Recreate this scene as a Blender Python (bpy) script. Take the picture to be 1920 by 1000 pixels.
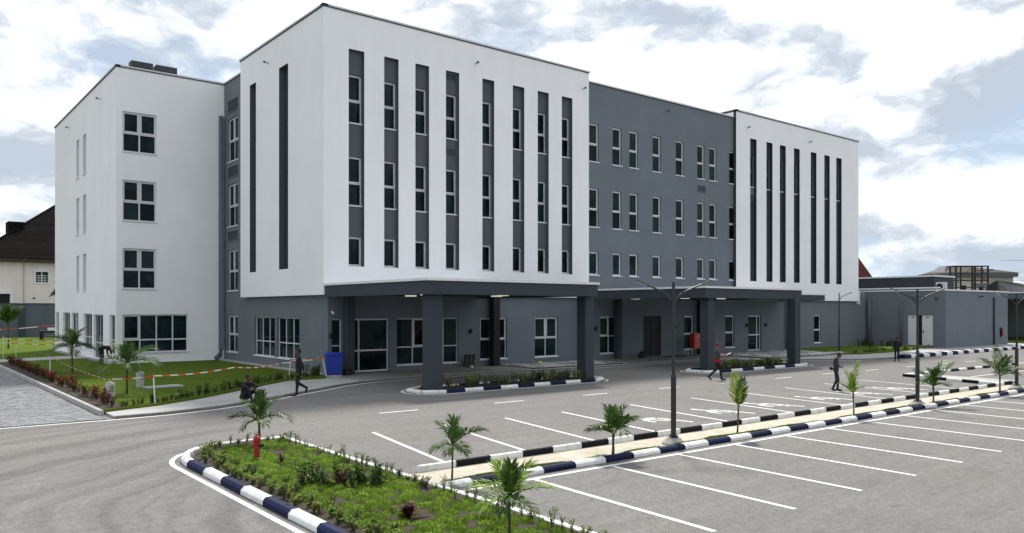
import bpy, bmesh, math, random
import numpy as np
from mathutils import Vector, Matrix
random.seed(7); np.random.seed(7)
for o in list(bpy.data.objects): bpy.data.objects.remove(o)
SC = bpy.context.scene
COL = SC.collection
rad = math.radians

# ------------------------------------------------------------------ camera
HCAM = 3.3
cam_d = bpy.data.cameras.new('camera'); cam = bpy.data.objects.new('camera', cam_d); COL.objects.link(cam)
cam.location = (0, 0, HCAM); cam.rotation_euler = (rad(90), rad(0.0), rad(-38.555))
cam_d.sensor_width = 36; cam_d.lens = 28.05; cam_d.shift_y = 0.0417; cam_d.clip_start = .1; cam_d.clip_end = 6000
SC.camera = cam
FWD = Vector((.6232, .7821, 0)); RGT = Vector((.7821, -.6232, 0))

# ------------------------------------------------------------------ sky, sun, exposure
SUN_FROM = Vector((.52, .64, 1.0)).normalized()
SUN_EL = math.asin(SUN_FROM.z); SUN_AZ = math.atan2(SUN_FROM.x, SUN_FROM.y)
w = bpy.data.worlds.new('World'); SC.world = w; w.use_nodes = True
nt = w.node_tree; nt.nodes.clear(); N = nt.nodes; LK = nt.links.new
def nd(t, **k):
    n = N.new(t)
    for a, v in k.items(): setattr(n, a, v)
    return n
def wmath(op, a, b=None, clamp=False):
    n = nd('ShaderNodeMath', operation=op); n.use_clamp = clamp
    for i, v in enumerate((a, b)):
        if v is None: continue
        if isinstance(v, (int, float)): n.inputs[i].default_value = v
        else: LK(v, n.inputs[i])
    return n.outputs[0]
wout = nd('ShaderNodeOutputWorld'); sky = nd('ShaderNodeTexSky', sky_type='NISHITA')
sky.sun_disc = False; sky.sun_elevation = SUN_EL; sky.sun_rotation = SUN_AZ; sky.air_density = 1.0; sky.dust_density = .6
tc = nd('ShaderNodeTexCoord'); vm = nd('ShaderNodeVectorMath', operation='MAXIMUM'); LK(tc.outputs['Generated'], vm.inputs[0]); vm.inputs[1].default_value = (-1, -1, .16); LK(vm.outputs[0], sky.inputs[0])
bg1 = nd('ShaderNodeBackground'); bg1.inputs[1].default_value = .10; LK(sky.outputs[0], bg1.inputs[0])
tc = nd('ShaderNodeTexCoord'); sep = nd('ShaderNodeSeparateXYZ'); LK(tc.outputs['Generated'], sep.inputs[0])
SKYOFF = (6.2, 2.4, 8.1)
def vadd(v, off):
    m = nd('ShaderNodeVectorMath', operation='ADD'); LK(v, m.inputs[0])
    if isinstance(off, tuple): m.inputs[1].default_value = off
    else: LK(off, m.inputs[1])
    return m.outputs[0]
mp = nd('ShaderNodeMapping'); mp.inputs['Scale'].default_value = (1, 1, 2.1); LK(tc.outputs['Generated'], mp.inputs[0])
def wnoise(v, scale, det, rough):
    n = nd('ShaderNodeTexNoise'); n.inputs['Scale'].default_value = scale; n.inputs['Detail'].default_value = det; n.inputs['Roughness'].default_value = rough; LK(v, n.inputs['Vector']); return n
def wrange(x, a, b, c, d, smooth=True):
    n = nd('ShaderNodeMapRange'); n.interpolation_type = 'SMOOTHSTEP' if smooth else 'LINEAR'
    for i, q in enumerate((a, b, c, d)): n.inputs[i+1].default_value = q
    LK(x, n.inputs[0]); return n.outputs[0]
base_v = vadd(mp.outputs[0], SKYOFF)
wn_ = wnoise(base_v, 7.0, 4, .55); wsc = nd('ShaderNodeVectorMath', operation='SCALE'); LK(wn_.outputs['Color'], wsc.inputs[0]); wsc.inputs['Scale'].default_value = .16
v0 = vadd(base_v, wsc.outputs[0]); v1 = vadd(v0, (SUN_FROM.x*.035, SUN_FROM.y*.035, .075))
d0 = wnoise(v0, 4.2, 11, .58).outputs[0]; d1 = wnoise(v1, 4.2, 11, .58).outputs[0]; big = wnoise(base_v, 1.3, 3, .5).outputs[0]
cov = wmath('ADD', d0, wmath('MULTIPLY', wmath('SUBTRACT', big, .5), .55))
mask = wrange(cov, .34, .50, .55, 1.0)
lit = wmath('ADD', wmath('MULTIPLY', wmath('SUBTRACT', d0, d1), 4.2), wrange(cov, .38, .68, .69, .40))
# thinner, brighter veil towards the sun, as thin cloud shows it
dt = nd('ShaderNodeVectorMath', operation='DOT_PRODUCT'); LK(tc.outputs['Generated'], dt.inputs[0]); dt.inputs[1].default_value = SUN_FROM
glow = wrange(dt.outputs['Value'], .50, 1.0, 0, .30)
lit = wmath('ADD', lit, glow)
ramp = nd('ShaderNodeValToRGB'); LK(lit, ramp.inputs[0])
e = ramp.color_ramp.elements; e[0].position = .28; e[0].color = (.46, .52, .60, 1); e[1].position = 1.0; e[1].color = (1.10, 1.11, 1.12, 1)
q_ = e.new(.48); q_.color = (.58, .64, .71, 1); q_ = e.new(.64); q_.color = (.76, .80, .845, 1); q_ = e.new(.80); q_.color = (.90, .92, .945, 1)
bg2 = nd('ShaderNodeBackground'); bg2.inputs[1].default_value = 1.0; LK(ramp.outputs[0], bg2.inputs[0])
mix = nd('ShaderNodeMixShader'); LK(mask, mix.inputs[0]); LK(bg1.outputs[0], mix.inputs[1]); LK(bg2.outputs[0], mix.inputs[2]); LK(mix.outputs[0], wout.inputs[0])

sd = bpy.data.lights.new('sun', 'SUN'); sd.energy = 4.0; sd.angle = rad(6); sd.color = (1, .955, .89)
so = bpy.data.objects.new('sun', sd); COL.objects.link(so); so.rotation_euler = (-SUN_FROM).to_track_quat('-Z', 'Y').to_euler(); so.location = (40, 60, 60)
SC.view_settings.view_transform = 'Standard'; SC.view_settings.look = 'None'; SC.view_settings.gamma = 1; SC.view_settings.exposure = 0.30
SC.view_settings.use_curve_mapping = False

# ------------------------------------------------------------------ helpers
class MB:
    def __init__(s): s.v = []; s.f = []; s.m = []
    def quad(s, *p, mi=0):
        n = len(s.v); s.v += [tuple(q) for q in p]; s.f.append(tuple(range(n, n+len(p)))); s.m.append(mi); return s
    def box(s, x0, x1, y0, y1, z0, z1, mi=0, P=None):
        P = P or (lambda a, b, c: (a, b, c)); n = len(s.v)
        s.v += [P(x, y, z) for z in (z0, z1) for y in (y0, y1) for x in (x0, x1)]
        for f in ((0,2,3,1),(4,5,7,6),(0,1,5,4),(2,6,7,3),(0,4,6,2),(1,3,7,5)): s.f.append(tuple(n+i for i in f)); s.m.append(mi)
        return s
    def obox(s, c, ax, ay, az, hx, hy, hz, mi=0):      # oriented box
        c = Vector(c); return s.box(-hx, hx, -hy, hy, -hz, hz, mi, lambda a, b, d: tuple(c+Vector(ax)*a+Vector(ay)*b+Vector(az)*d))
    def prism(s, pts, z0, z1, mi=0, bottom=False):
        n = len(s.v); k = len(pts); s.v += [(p[0], p[1], z0) for p in pts]+[(p[0], p[1], z1) for p in pts]
        s.f.append(tuple(range(n+k, n+2*k))); s.m.append(mi)
        if bottom: s.f.append(tuple(range(n+k-1, n-1, -1))); s.m.append(mi)
        for i in range(k):
            j = (i+1) % k; s.f.append((n+i, n+j, n+k+j, n+k+i)); s.m.append(mi)
        return s
    def tube(s, pts, rs, seg=10, mi=0, caps=True):
        pts = [Vector(p) for p in pts]; rs = rs if isinstance(rs, (list, tuple)) else [rs]*len(pts); rings = []
        up = None
        for i, p in enumerate(pts):
            d = (pts[min(i+1, len(pts)-1)]-pts[max(i-1, 0)]).normalized()
            ref = Vector((0, 0, 1)) if abs(d.z) < .9 else Vector((1, 0, 0))
            a = d.cross(ref).normalized(); b = d.cross(a)
            n = len(s.v); s.v += [tuple(p+(a*math.cos(t)+b*math.sin(t))*rs[i]) for t in [2*math.pi*k/seg for k in range(seg)]]; rings.append(n)
        for i in range(len(rings)-1):
            for k in range(seg):
                k2 = (k+1) % seg; s.f.append((rings[i]+k, rings[i]+k2, rings[i+1]+k2, rings[i+1]+k)); s.m.append(mi)
        if caps:
            s.f.append(tuple(rings[0]+k for k in reversed(range(seg)))); s.m.append(mi); s.f.append(tuple(rings[-1]+k for k in range(seg))); s.m.append(mi)
        return s
    def lathe(s, c, prof, seg=14, mi=0):
        c = Vector(c); return s.tube([c+Vector((0, 0, z)) for r, z in prof], [max(r, .001) for r, z in prof], seg, mi)
    def mesh(s, name):
        me = bpy.data.meshes.new(name); me.from_pydata(s.v, [], s.f)
        return me
    def build(s, name, mat, parent=None, smooth=False, bevel=0, fixn=True):
        me = s.mesh(name)
        mats = mat if isinstance(mat, (list, tuple)) else [mat]
        for m in mats: me.materials.append(m)
        if len(mats) > 1: me.polygons.foreach_set('material_index', s.m)
        if fixn:
            bm = bmesh.new(); bm.from_mesh(me)
            if bevel:
                bmesh.ops.remove_doubles(bm, verts=bm.verts, dist=1e-5)
                bmesh.ops.bevel(bm, geom=[e for e in bm.edges if len(e.link_faces) == 2 and e.calc_face_angle(0) > .5], offset=bevel, segments=1, affect='EDGES')
            bmesh.ops.recalc_face_normals(bm, faces=bm.faces); bm.to_mesh(me); bm.free()
        if smooth: me.polygons.foreach_set('use_smooth', [True]*len(me.polygons))
        return link(name, me, parent)
def link(name, me, parent=None):
    o = bpy.data.objects.new(name, me); COL.objects.link(o); o.parent = parent; return o
def tag(o, label=None, cat=None, group=None, kind=None):
    if label: o['label'] = label
    if cat: o['category'] = cat
    if group: o['group'] = group
    if kind: o['kind'] = kind
    return o
def empty(name, loc=(0, 0, 0), rz=0, label=None, cat=None, group=None):
    o = bpy.data.objects.new(name, None); COL.objects.link(o); o.location = loc; o.rotation_euler = (0, 0, rz); o.empty_display_size = .2
    return tag(o, label, cat, group)
def copy_tree(o, parent=None):
    c = o.copy(); COL.objects.link(c); c.parent = parent
    for ch in list(o.children): copy_tree(ch, c)
    return c

# ------------------------------------------------------------------ materials
MATS = {}
def mat(name, col, rough=.8, var=.0, vscale=3., bump=0., bscale=40., spec=.3, metal=0., col2=None, c2scale=.6, c2lo=.45, c2hi=.65, streak=0., rnd=0., emit=0., ecol=None, wear=None):
    m = bpy.data.materials.new(name); m.use_nodes = True; t = m.node_tree; B = t.nodes['Principled BSDF']; L = t.links.new
    B.inputs['Roughness'].default_value = rough; B.inputs['Metallic'].default_value = metal; B.inputs['Specular IOR Level'].default_value = spec
    geo = t.nodes.new('ShaderNodeNewGeometry'); pos = geo.outputs['Position']
    def noise(sc, det=5, v=None, rg=.6):
        n = t.nodes.new('ShaderNodeTexNoise'); n.inputs['Scale'].default_value = sc; n.inputs['Detail'].default_value = det; n.inputs['Roughness'].default_value = rg; L(v or pos, n.inputs['Vector']); return n.outputs[0]
    def rng(x, a, b, c, d):
        n = t.nodes.new('ShaderNodeMapRange'); n.inputs[1].default_value = a; n.inputs[2].default_value = b; n.inputs[3].default_value = c; n.inputs[4].default_value = d; L(x, n.inputs[0]); return n.outputs[0]
    def mul(c, f):
        n = t.nodes.new('ShaderNodeVectorMath'); n.operation = 'SCALE'; L(c, n.inputs[0]); L(f, n.inputs['Scale']); return n.outputs[0]
    def mixc(f, a, b):
        n = t.nodes.new('ShaderNodeMix'); n.data_type = 'RGBA'; L(f, n.inputs[0]); L(a, n.inputs[6]) if not isinstance(a, tuple) else setattr(n.inputs[6], 'default_value', a); L(b, n.inputs[7]) if not isinstance(b, tuple) else setattr(n.inputs[7], 'default_value', b); return n.outputs[2]
    rgb = t.nodes.new('ShaderNodeRGB'); rgb.outputs[0].default_value = (*col, 1); c = rgb.outputs[0]
    if col2: c = mixc(rng(noise(c2scale, 6), c2lo, c2hi, 0, 1), c, (*col2, 1))
    if var: c = mul(c, rng(noise(vscale, 6), .3, .7, 1-var, 1+var))
    if streak:
        mp = t.nodes.new('ShaderNodeMapping'); mp.inputs['Scale'].default_value = (1.1, 1.1, .10); L(pos, mp.inputs[0])
        c = mul(c, rng(noise(1.3, 4, mp.outputs[0]), .35, .7, 1.0, 1-streak))
    if rnd:
        oi = t.nodes.new('ShaderNodeObjectInfo'); c = mul(c, rng(oi.outputs['Random'], 0, 1, 1-rnd, 1+rnd))
    if wear: c = wear(t, L, c, pos, noise, rng, mul, mixc)
    L(c, B.inputs['Base Color'])
    if bump:
        bn = t.nodes.new('ShaderNodeBump'); bn.inputs['Strength'].default_value = bump; bn.inputs['Distance'].default_value = .02; L(noise(bscale, 4), bn.inputs['Height']); L(bn.outputs[0], B.inputs['Normal'])
    if emit: B.inputs['Emission Color'].default_value = (*(ecol or col), 1); B.inputs['Emission Strength'].default_value = emit
    MATS[name] = m; return m
M_white = mat('white_stucco', (.90, .905, .915), .9, var=.03, vscale=.3, bump=.12, bscale=45, streak=.03)
M_wing = M_white
M_grey = mat('grey_stucco', (.155, .179, .206), .85, var=.07, vscale=.5, bump=.12, bscale=45, streak=.04)
M_slot = mat('slot_shade_paint', (.098, .111, .128), .8, var=.06, vscale=.8)  # wall grey darkened to paint in the shade of the recessed slots
M_slotd = mat('deep_slot_shade_paint', (.040, .046, .054), .8, var=.06, vscale=.8)  # darker again, painting deeper shade into side and right-block slots
M_dark = mat('dark_grey_paint', (.044, .056, .067), .75, var=.06, vscale=.8, bump=.08, bscale=40, streak=.08)
M_black = mat('black_paint', (.012, .013, .015), .6, var=.1)
M_frame = mat('silver_window_frame', (.66, .67, .69), .45, var=.04, spec=.4)
M_trim = mat('light_grey_coping', (.60, .61, .62), .6, var=.06, vscale=1.5)
M_trimw = mat('white_coping', (.75, .75, .76), .7, var=.05, vscale=1.5)
M_trimd = mat('dark_trim_grey', (.03, .033, .037), .6)
def glassreflect(t, L, c, pos, noise, rng, mul, mixc):
    return mixc(rng(noise(.9, 4), .42, .68, 0, 1), c, (.017, .036, .039, 1))  # noise paints uneven reflections and curtains into the glass colour
M_glass = mat('tinted_window_glass', (.005, .014, .016), .02, spec=.10, rnd=.9, wear=glassreflect)
M_vent = mat('grey_louvre', (.10, .115, .13), .6)
M_pipe = mat('grey_drain_pipe', (.105, .125, .15), .5, var=.08)
M_conc = mat('pale_concrete', (.40, .40, .39), .9, var=.10, vscale=1.2, bump=.2, bscale=60, col2=(.33, .33, .32), c2scale=.5)
M_kerbd = mat('shaded_dirty_kerb_concrete', (.17, .165, .155), .9, var=.2, vscale=3, bump=.2, bscale=40)  # concrete darkened for the shaded kerb face and its dirt
M_porch = mat('porch_concrete', (.25, .24, .22), .9, var=.12, vscale=1.0, bump=.2, bscale=50)
def asphalt(t, L, c, pos, noise, rng, mul, mixc):
    c = mul(c, rng(noise(45, 3), .3, .7, .66, 1.34))
    c = mul(c, rng(noise(14, 2), .28, .36, .80, 1.0))
    c = mul(c, rng(noise(9, 4), .3, .7, .84, 1.16))
    c = mul(c, rng(noise(.9, 4), .64, .72, 1.0, .84)); c = mul(c, rng(noise(2.3, 2), .70, .74, 1.0, .72))
    # tyre tracks sweeping round the corner: arcs about the turning centre
    sp = t.nodes.new('ShaderNodeVectorMath'); sp.operation = 'SUBTRACT'; L(pos, sp.inputs[0]); sp.inputs[1].default_value = (11.5, 12.0, -.14)
    wz = t.nodes.new('ShaderNodeTexNoise'); wz.inputs['Scale'].default_value = .35; L(pos, wz.inputs['Vector']); ws_ = t.nodes.new('ShaderNodeVectorMath'); ws_.operation = 'SCALE'; L(wz.outputs['Color'], ws_.inputs[0]); ws_.inputs['Scale'].default_value = 1.4; wa = t.nodes.new('ShaderNodeVectorMath'); wa.operation = 'ADD'; L(sp.outputs[0], wa.inputs[0]); L(ws_.outputs[0], wa.inputs[1])
    ln = t.nodes.new('ShaderNodeVectorMath'); ln.operation = 'LENGTH'; L(wa.outputs[0], ln.inputs[0])
    nn = t.nodes.new('ShaderNodeTexNoise'); nn.noise_dimensions = '1D'; nn.inputs['Scale'].default_value = 1.15; nn.inputs['Detail'].default_value = 4; L(ln.outputs['Value'], nn.inputs['W'])
    tr = rng(nn.outputs[0], .45, .62, 1.04, .78)
    fade = rng(pos_x(t, L, pos), 6, 9, 1, 0)
    one = t.nodes.new('ShaderNodeMix'); one.data_type = 'FLOAT'; L(fade, one.inputs[0]); one.inputs[2].default_value = 1; L(tr, one.inputs[3])
    c = mul(c, one.outputs[0])
    mp = t.nodes.new('ShaderNodeMapping'); mp.inputs['Scale'].default_value = (.25, 2.0, 1); L(pos, mp.inputs[0])
    return mul(c, rng(noise(1.2, 6, mp.outputs[0]), .3, .7, .89, 1.09))
def pos_x(t, L, pos):
    s = t.nodes.new('ShaderNodeSeparateXYZ'); L(pos, s.inputs[0]); return s.outputs[0]
M_asph = mat('asphalt', (.170, .164, .159), .92, bump=.5, bscale=70, col2=(.180, .170, .160), c2scale=.12, var=.07, vscale=.35, wear=asphalt)
M_line = mat('white_road_paint', (.74, .74, .73), .8, var=.10, vscale=4, col2=(.5, .5, .49), c2scale=3, c2lo=.62, c2hi=.8)
M_kw = mat('white_kerb_paint', (.74, .74, .73), .8, var=.12, vscale=4, col2=(.42, .40, .37), c2scale=6, c2lo=.56, c2hi=.72, bump=.2, bscale=30, rnd=.05)
M_kb = mat('navy_kerb_paint', (.008, .013, .048), .7, var=.2, vscale=4, spec=.12, col2=(.06, .06, .08), c2scale=7, c2lo=.64, c2hi=.78, bump=.2, bscale=30, rnd=.2)
M_kk = mat('black_kerb_paint', (.010, .011, .017), .75, spec=.12, var=.2, vscale=4, bump=.2, bscale=30, rnd=.2)
M_sand = mat('pale_sand', (.50, .46, .38), .95, var=.12, vscale=2.5, bump=.4, bscale=30, col2=(.42, .38, .30), c2scale=1.5)
M_soil = mat('dark_soil', (.045, .035, .025), .95, var=.25, vscale=6, bump=.6, bscale=25)
M_lawn = mat('lawn_turf', (.080, .128, .017), spec=.03, rough=.95, var=.16, vscale=1.0, bump=.8, bscale=35, col2=(.098, .138, .020), c2scale=.3)
M_ground = mat('bare_ground', (.16, .14, .10), .95, var=.2, vscale=.4, col2=(.07, .10, .03), c2scale=.08)
M_paver = mat('grey_paver', (.27, .275, .28), .9, var=.35, vscale=4, bump=.3, bscale=40, col2=(.24, .24, .245), c2scale=1.3)
M_joint = mat('paver_joint_sand', (.075, .072, .066), .95)
M_flag = mat('grey_flagstone', (.40, .405, .405), .85, var=.25, vscale=3, rnd=.4, bump=.3, bscale=20)
M_grassA = mat('bright_grass_blade', (.175, .265, .030), spec=.03, rough=.75, rnd=0, var=.40, vscale=2.2, col2=(.075, .14, .018), c2scale=1.1, c2lo=.42, c2hi=.62)
M_grassB = mat('lawn_grass_blade', (.088, .142, .017), spec=.03, rough=.8, var=.12, vscale=.8)
M_leafA = mat('hedge_leaf', (.16, .225, .05), spec=.03, rough=.6, var=.35, vscale=9, rnd=.25, col2=(.23, .26, .085), c2scale=5)
M_leafD = mat('dark_hedge_leaf', (.055, .095, .024), spec=.03, rough=.6, var=.4, vscale=9, rnd=.3)
M_leafR = mat('red_leaf', (.16, .026, .018), spec=.03, rough=.6, var=.4, vscale=9, rnd=.35, col2=(.06, .06, .02), c2scale=3)
M_leafP = mat('burgundy_leaf', (.060, .022, .022), spec=.12, rough=.45, var=.4, vscale=6, rnd=.3)
M_palmB = mat('bright_palm_leaf', (.17, .27, .035), spec=.12, rough=.5, var=.35, vscale=5, rnd=.3)
M_palmD = mat('dark_palm_leaf', (.065, .125, .026), spec=.12, rough=.45, var=.45, vscale=6, rnd=.35, col2=(.13, .15, .04), c2scale=2.5, c2lo=.6, c2hi=.75)
M_palmY = mat('yellow_green_palm_leaf', (.30, .38, .045), spec=.12, rough=.5, var=.3, vscale=6, rnd=.2)
M_trunk = mat('palm_trunk', (.075, .072, .045), .85, var=.3, vscale=12)
M_lampp = mat('charcoal_lamp_paint', (.012, .014, .017), .45, var=.1, spec=.5)
M_lamph = mat('lamp_head_grey', (.45, .45, .44), .4)
M_plate = mat('plinth_concrete', (.36, .35, .32), .9, var=.15, vscale=5)
M_red = mat('red_paint', (.32, .012, .012), .45, var=.12, vscale=3, spec=.5)
M_cab = mat('red_cabinet_paint', (.42, .035, .015), .4, var=.08, spec=.5)
M_bin = mat('blue_plastic', (.008, .035, .32), .4, var=.08, spec=.5)
M_tapew = mat('white_tape', (.72, .70, .66), .6); M_taper = mat('orange_red_tape', (.55, .085, .02), .6)
M_wood = mat('weathered_wood', (.060, .046, .032), .85, var=.3, vscale=8)
M_post = mat('white_marker_post', (.42, .41, .39), .85, var=.12, vscale=6)
M_yel = mat('yellow_plastic', (.55, .50, .05), .5)
M_acb = mat('dark_condenser', (.045, .045, .047), .6, var=.1); M_acw = mat('white_condenser', (.6, .6, .59), .6)
M_doorw = mat('white_door_paint', (.66, .67, .69), .6, var=.03)
M_light = mat('ceiling_light_diffuser', (.8, .78, .66), .6, emit=.42, ecol=(1, .95, .75))
M_cream = mat('cream_render', (.78, .73, .66), .9, var=.05, vscale=.8, streak=.10)
M_roofb = mat('dark_brown_roof_tile', (.009, .0074, .0066), .9, var=.3, vscale=1.5, rnd=.25, spec=.04)
M_roofr = mat('red_brown_roof', (.13, .030, .022), .8, var=.2)
M_beige = mat('beige_render', (.56, .51, .44), .9, var=.08)
M_steel = mat('black_steel', (.014, .013, .012), .6, var=.2)
M_hedge = mat('wall_grey', (.095, .115, .145), .85, var=.05, streak=.08)

# ------------------------------------------------------------------ ground, road, pavements
RZ = -.14
def sheet(name, pts, z, m, thick=None, kind='structure', parent=None):
    b = MB()
    if thick: b.prism(pts, z-thick, z)
    else: b.quad(*[(p[0], p[1], z) for p in pts])
    o = b.build(name, m, parent); 
    if kind: tag(o, kind=kind)
    return o
sheet('ground', [(-1500, -1500), (1800, -1500), (1800, 1800), (-1500, 1800)], -.20, M_ground)
road = sheet('road', [(-80, -60), (160, -60), (160, 40), (-80, 40)], RZ, M_asph)

# raised pavement: front edge follows the road kerb
edge = [(5.85, 27.32), (7.3, 27.42), (9.05, 27.89), (10.43, 28.6), (11.8, 29.5), (13.02, 30.4), (14.63, 31.5), (16.3, 32.7), (17.8, 33.45), (19.7, 33.85), (26.2, 33.85), (32.0, 33.6), (40.5, 33.3), (42.6, 32.9), (45.5, 31.4), (49.2, 29.4), (51.2, 28.0), (53.0, 27.25), (56.2, 26.95), (60.5, 26.95), (71.0, 26.9), (100, 26.9)]
side = sheet('pavement', edge+[(100, 60), (5.85, 75)], -.062, M_conc, .09)
kb = MB()
for a, b in zip(edge[:-1], edge[1:]):                 # flush kerb stones along the pavement edge
    A = Vector((*a, 0)); Bv = Vector((*b, 0)); L_ = (Bv-A).length; n = max(1, round(L_/1.0)); d = (Bv-A).normalized(); nrm = Vector((-d.y, d.x, 0))
    for i in range(n):
        p = A+d*(L_*(i+.5)/n)
        if p.x > 57: continue
        c = p+nrm*.06+Vector((0, 0, -.131))
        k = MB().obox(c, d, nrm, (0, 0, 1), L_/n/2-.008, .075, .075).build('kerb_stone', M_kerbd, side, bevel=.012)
# white edge line painted on the road
def polyline(name, pts, wd, z, m, parent=None):
    b = MB(); P = [Vector((*p, 0)) for p in pts]; L_, R_ = [], []
    for i, p in enumerate(P):
        d = (P[min(i+1, len(P)-1)]-P[max(i-1, 0)]).normalized(); n = Vector((-d.y, d.x, 0))
        L_.append(p+n*wd/2); R_.append(p-n*wd/2)
    for i in range(len(P)-1): b.quad(*[(q.x, q.y, z) for q in (R_[i], R_[i+1], L_[i+1], L_[i])])
    return b.build(name, m, parent)
def offset(pts, d):
    P = [Vector((*p, 0)) for p in pts]; out = []
    for i, p in enumerate(P):
        t = (P[min(i+1, len(P)-1)]-P[max(i-1, 0)]).normalized(); out.append((p.x+t.y*d, p.y-t.x*d))
    return out
polyline('edge_line', [(-6, 27.1), (2.8, 27.14)]+offset(edge, .22)[:-4], .13, RZ+.004, M_line, road)
LZ = RZ+.004
def line(name, x0, y0, x1, y1, wd=.11): return polyline(name, [(x0, y0), (x1, y1)], wd, LZ, M_line, road)
for x in (10.4, 12.62, 14.86, 17.06, 19.32, 21.5, 23.72, 26.0, 28.25, 30.5, 32.75, 35.0): line('parking_line', x, 12.28, x-.25, 7.7)
line('edge_line', 8.6, 12.38, 40, 12.3, .12)
for x in (10.85, 13.2, 15.55, 17.95, 21.25, 24.7, 27.9, 31.1, 34.3, 37.4): line('parking_line', x, 19.85, x-.95+ (x-10.85)*.004, 14.5)
for a, b in ((13.0, 14.5), (17.7, 19.05), (22.05, 23.4), (26.5, 27.8), (30.7, 31.95), (34.95, 36.3), (39.0, 40.3), (43.4, 44.8), (47.9, 49.5), (51.9, 53.6), (55.6, 57.2), (60, 61.5)):
    ya = 23.35-(a-13)*.024; line('lane_dash', a, ya, b, ya-.03)
for y in (19.9, 17.2): line('parking_line', 43+(19.9-y)*.2, y, 70, y-.5)
line('parking_line', 18.55, 6.1, 22, 6.0, .16)
def symbol(x, y):                                      # painted wheelchair mark, its head towards the road
    b = MB(); P = lambda u, v: (x+v, y-u)                # u along the bay, v across
    def strip(pts, wd=.13):
        Q = [Vector(P(*p)) for p in pts]
        for i in range(len(Q)-1):
            d = (Q[i+1]-Q[i]).normalized(); n = Vector((-d.y, d.x))*wd/2; e_ = d*wd*.3
            b.quad(*[(q.x, q.y, LZ+.001*(len(b.f) % 3)) for q in (Q[i]-n-e_, Q[i+1]-n+e_, Q[i+1]+n+e_, Q[i]+n-e_)])
    strip([(.62+.52*math.cos(t), .0+.40*math.sin(t)) for t in [rad(a) for a in range(35, 300, 15)]])
    strip([(-.25, -.18), (.35, -.10), (.75, .10), (.80, .42), (1.5, .50)])
    strip([(.15, -.14), (.25, .30)])
    n = 10; b.quad(*[(*P(-.42+.13*math.cos(2*math.pi*i/n), -.2+.13*math.sin(2*math.pi*i/n)), LZ+.001) for i in range(n)])
    b.build('accessible_symbol', M_line, road)
for x in (18.95, 22.15, 25.1, 28.5, 31.5, 34.6): symbol(x, 17.1)

# paved yard on the left: each paver real, joined (too many to pick apart)
yard = sheet('paved_yard', [(-40, 27.25), (5.6, 27.25), (5.6, 90), (-40, 90)], -.130, M_joint, .05)
pv = MB(); random.seed(3)
y = 27.3; row = 0
while y < 62:
    x = -6.0+(.11 if row % 2 else 0)
    wX, wY = .22, (.11 if y < 48 else .22)
    if y >= 48: wX = .44
    while x < 5.5:
        dz = random.uniform(-.004, .004); zt = -.112+dz*1.5; tx = random.uniform(-.003, .003)
        x1, y1 = x+wX-.02, y+wY-.018
        pv.quad((x, y, zt), (x1, y, zt+tx), (x1, y1, zt+tx), (x, y1, zt)); pv.quad((x, y, -.13), (x1, y, -.13), (x1, y, zt+tx), (x, y, zt)); pv.quad((x, y1, -.13), (x, y, -.13), (x, y, zt), (x, y1, zt))
        x += wX
    y += wY; row += 1
tag(pv.build('pavers', M_paver, yard, fixn=False), kind='stuff')
for i in range(38):
    y0 = 28.3+i; MB().box(5.60, 5.74, y0, y0+.985, -.14, .05).build('kerb_stone', M_conc, yard, bevel=.012)

# lawn with a foot path across it, bed along its kerb
lawn_pts = [(5.80, 28.6), (7.72, 29.45), (9.6, 30.8), (11.74, 32.75), (13.5, 34.4), (15.0, 35.75), (17.0, 35.9), (17.3, 36.3), (17.3, 52.3), (10.9, 52.3), (10.9, 90), (5.80, 90)]
lawn = sheet('lawn', lawn_pts, .02, M_lawn, .10)
far = sheet('lawn_far', [(5.78, 66), (5.78, 112), (60, 112), (60, 74.5), (10.8, 74.5), (10.8, 66)], .012, M_lawn, .03); far.name = 'lawn'
sheet('footpath', [(5.8, 58.4), (11.2, 59.6), (11.2, 63.4), (5.8, 61.2)], .035, M_conc, .1)
sheet('soil_bed', [(5.8, 28.7), (6.55, 29.0), (6.65, 57), (5.8, 57)], .032, M_soil, .1)
sheet('wall_plinth_strip', [(17.28, 36.4), (17.86, 36.4), (17.86, 52.7), (17.28, 52.7)], .05, M_conc, .12)
sheet('porch_floor', [(17.9, 34.1), (28.5, 34.1), (28.5, 37.39), (17.9, 37.39)], .004, M_porch, .08)
porch2 = sheet('porch_floor', [(36.2, 33.6), (47.2, 33.6), (47.2, 37.39), (36.2, 37.39)], .004, M_porch, .08)
# crazy paving
def crazy(x0, x1, y0, y1, step, name, keep=lambda x, y: True):
    base = sheet(name, [(x0, y0), (x1, y0), (x1, y1), (x0, y1)], .006, M_joint, .08)
    nx, ny = int((x1-x0)/step), int((y1-y0)/step); G = {}
    for i in range(nx+1):
        for j in range(ny+1):
            G[i, j] = (x0+(x1-x0)*i/nx+(random.uniform(-.3, .3)*step if 0 < i < nx else 0), y0+(y1-y0)*j/ny+(random.uniform(-.3, .3)*step if 0 < j < ny else 0))
    for i in range(nx):
        for j in range(ny):
            q = [G[i, j], G[i+1, j], G[i+1, j+1], G[i, j+1]]; c = (sum(p[0] for p in q)/4, sum(p[1] for p in q)/4)
            if not keep(*c): continue
            q = [(c[0]+(p[0]-c[0])*.86, c[1]+(p[1]-c[1])*.86) for p in q]
            z = .02+random.uniform(0, .05); MB().prism(q, .0, z).build('flagstone', M_flag, base, bevel=.01)
crazy(28.8, 36.0, 34.2, 37.3, .62, 'flagstone_paving')
crazy(47.5, 57.5, 31.2, 37.2, .85, 'flagstone_paving', lambda x, y: True)
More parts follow.
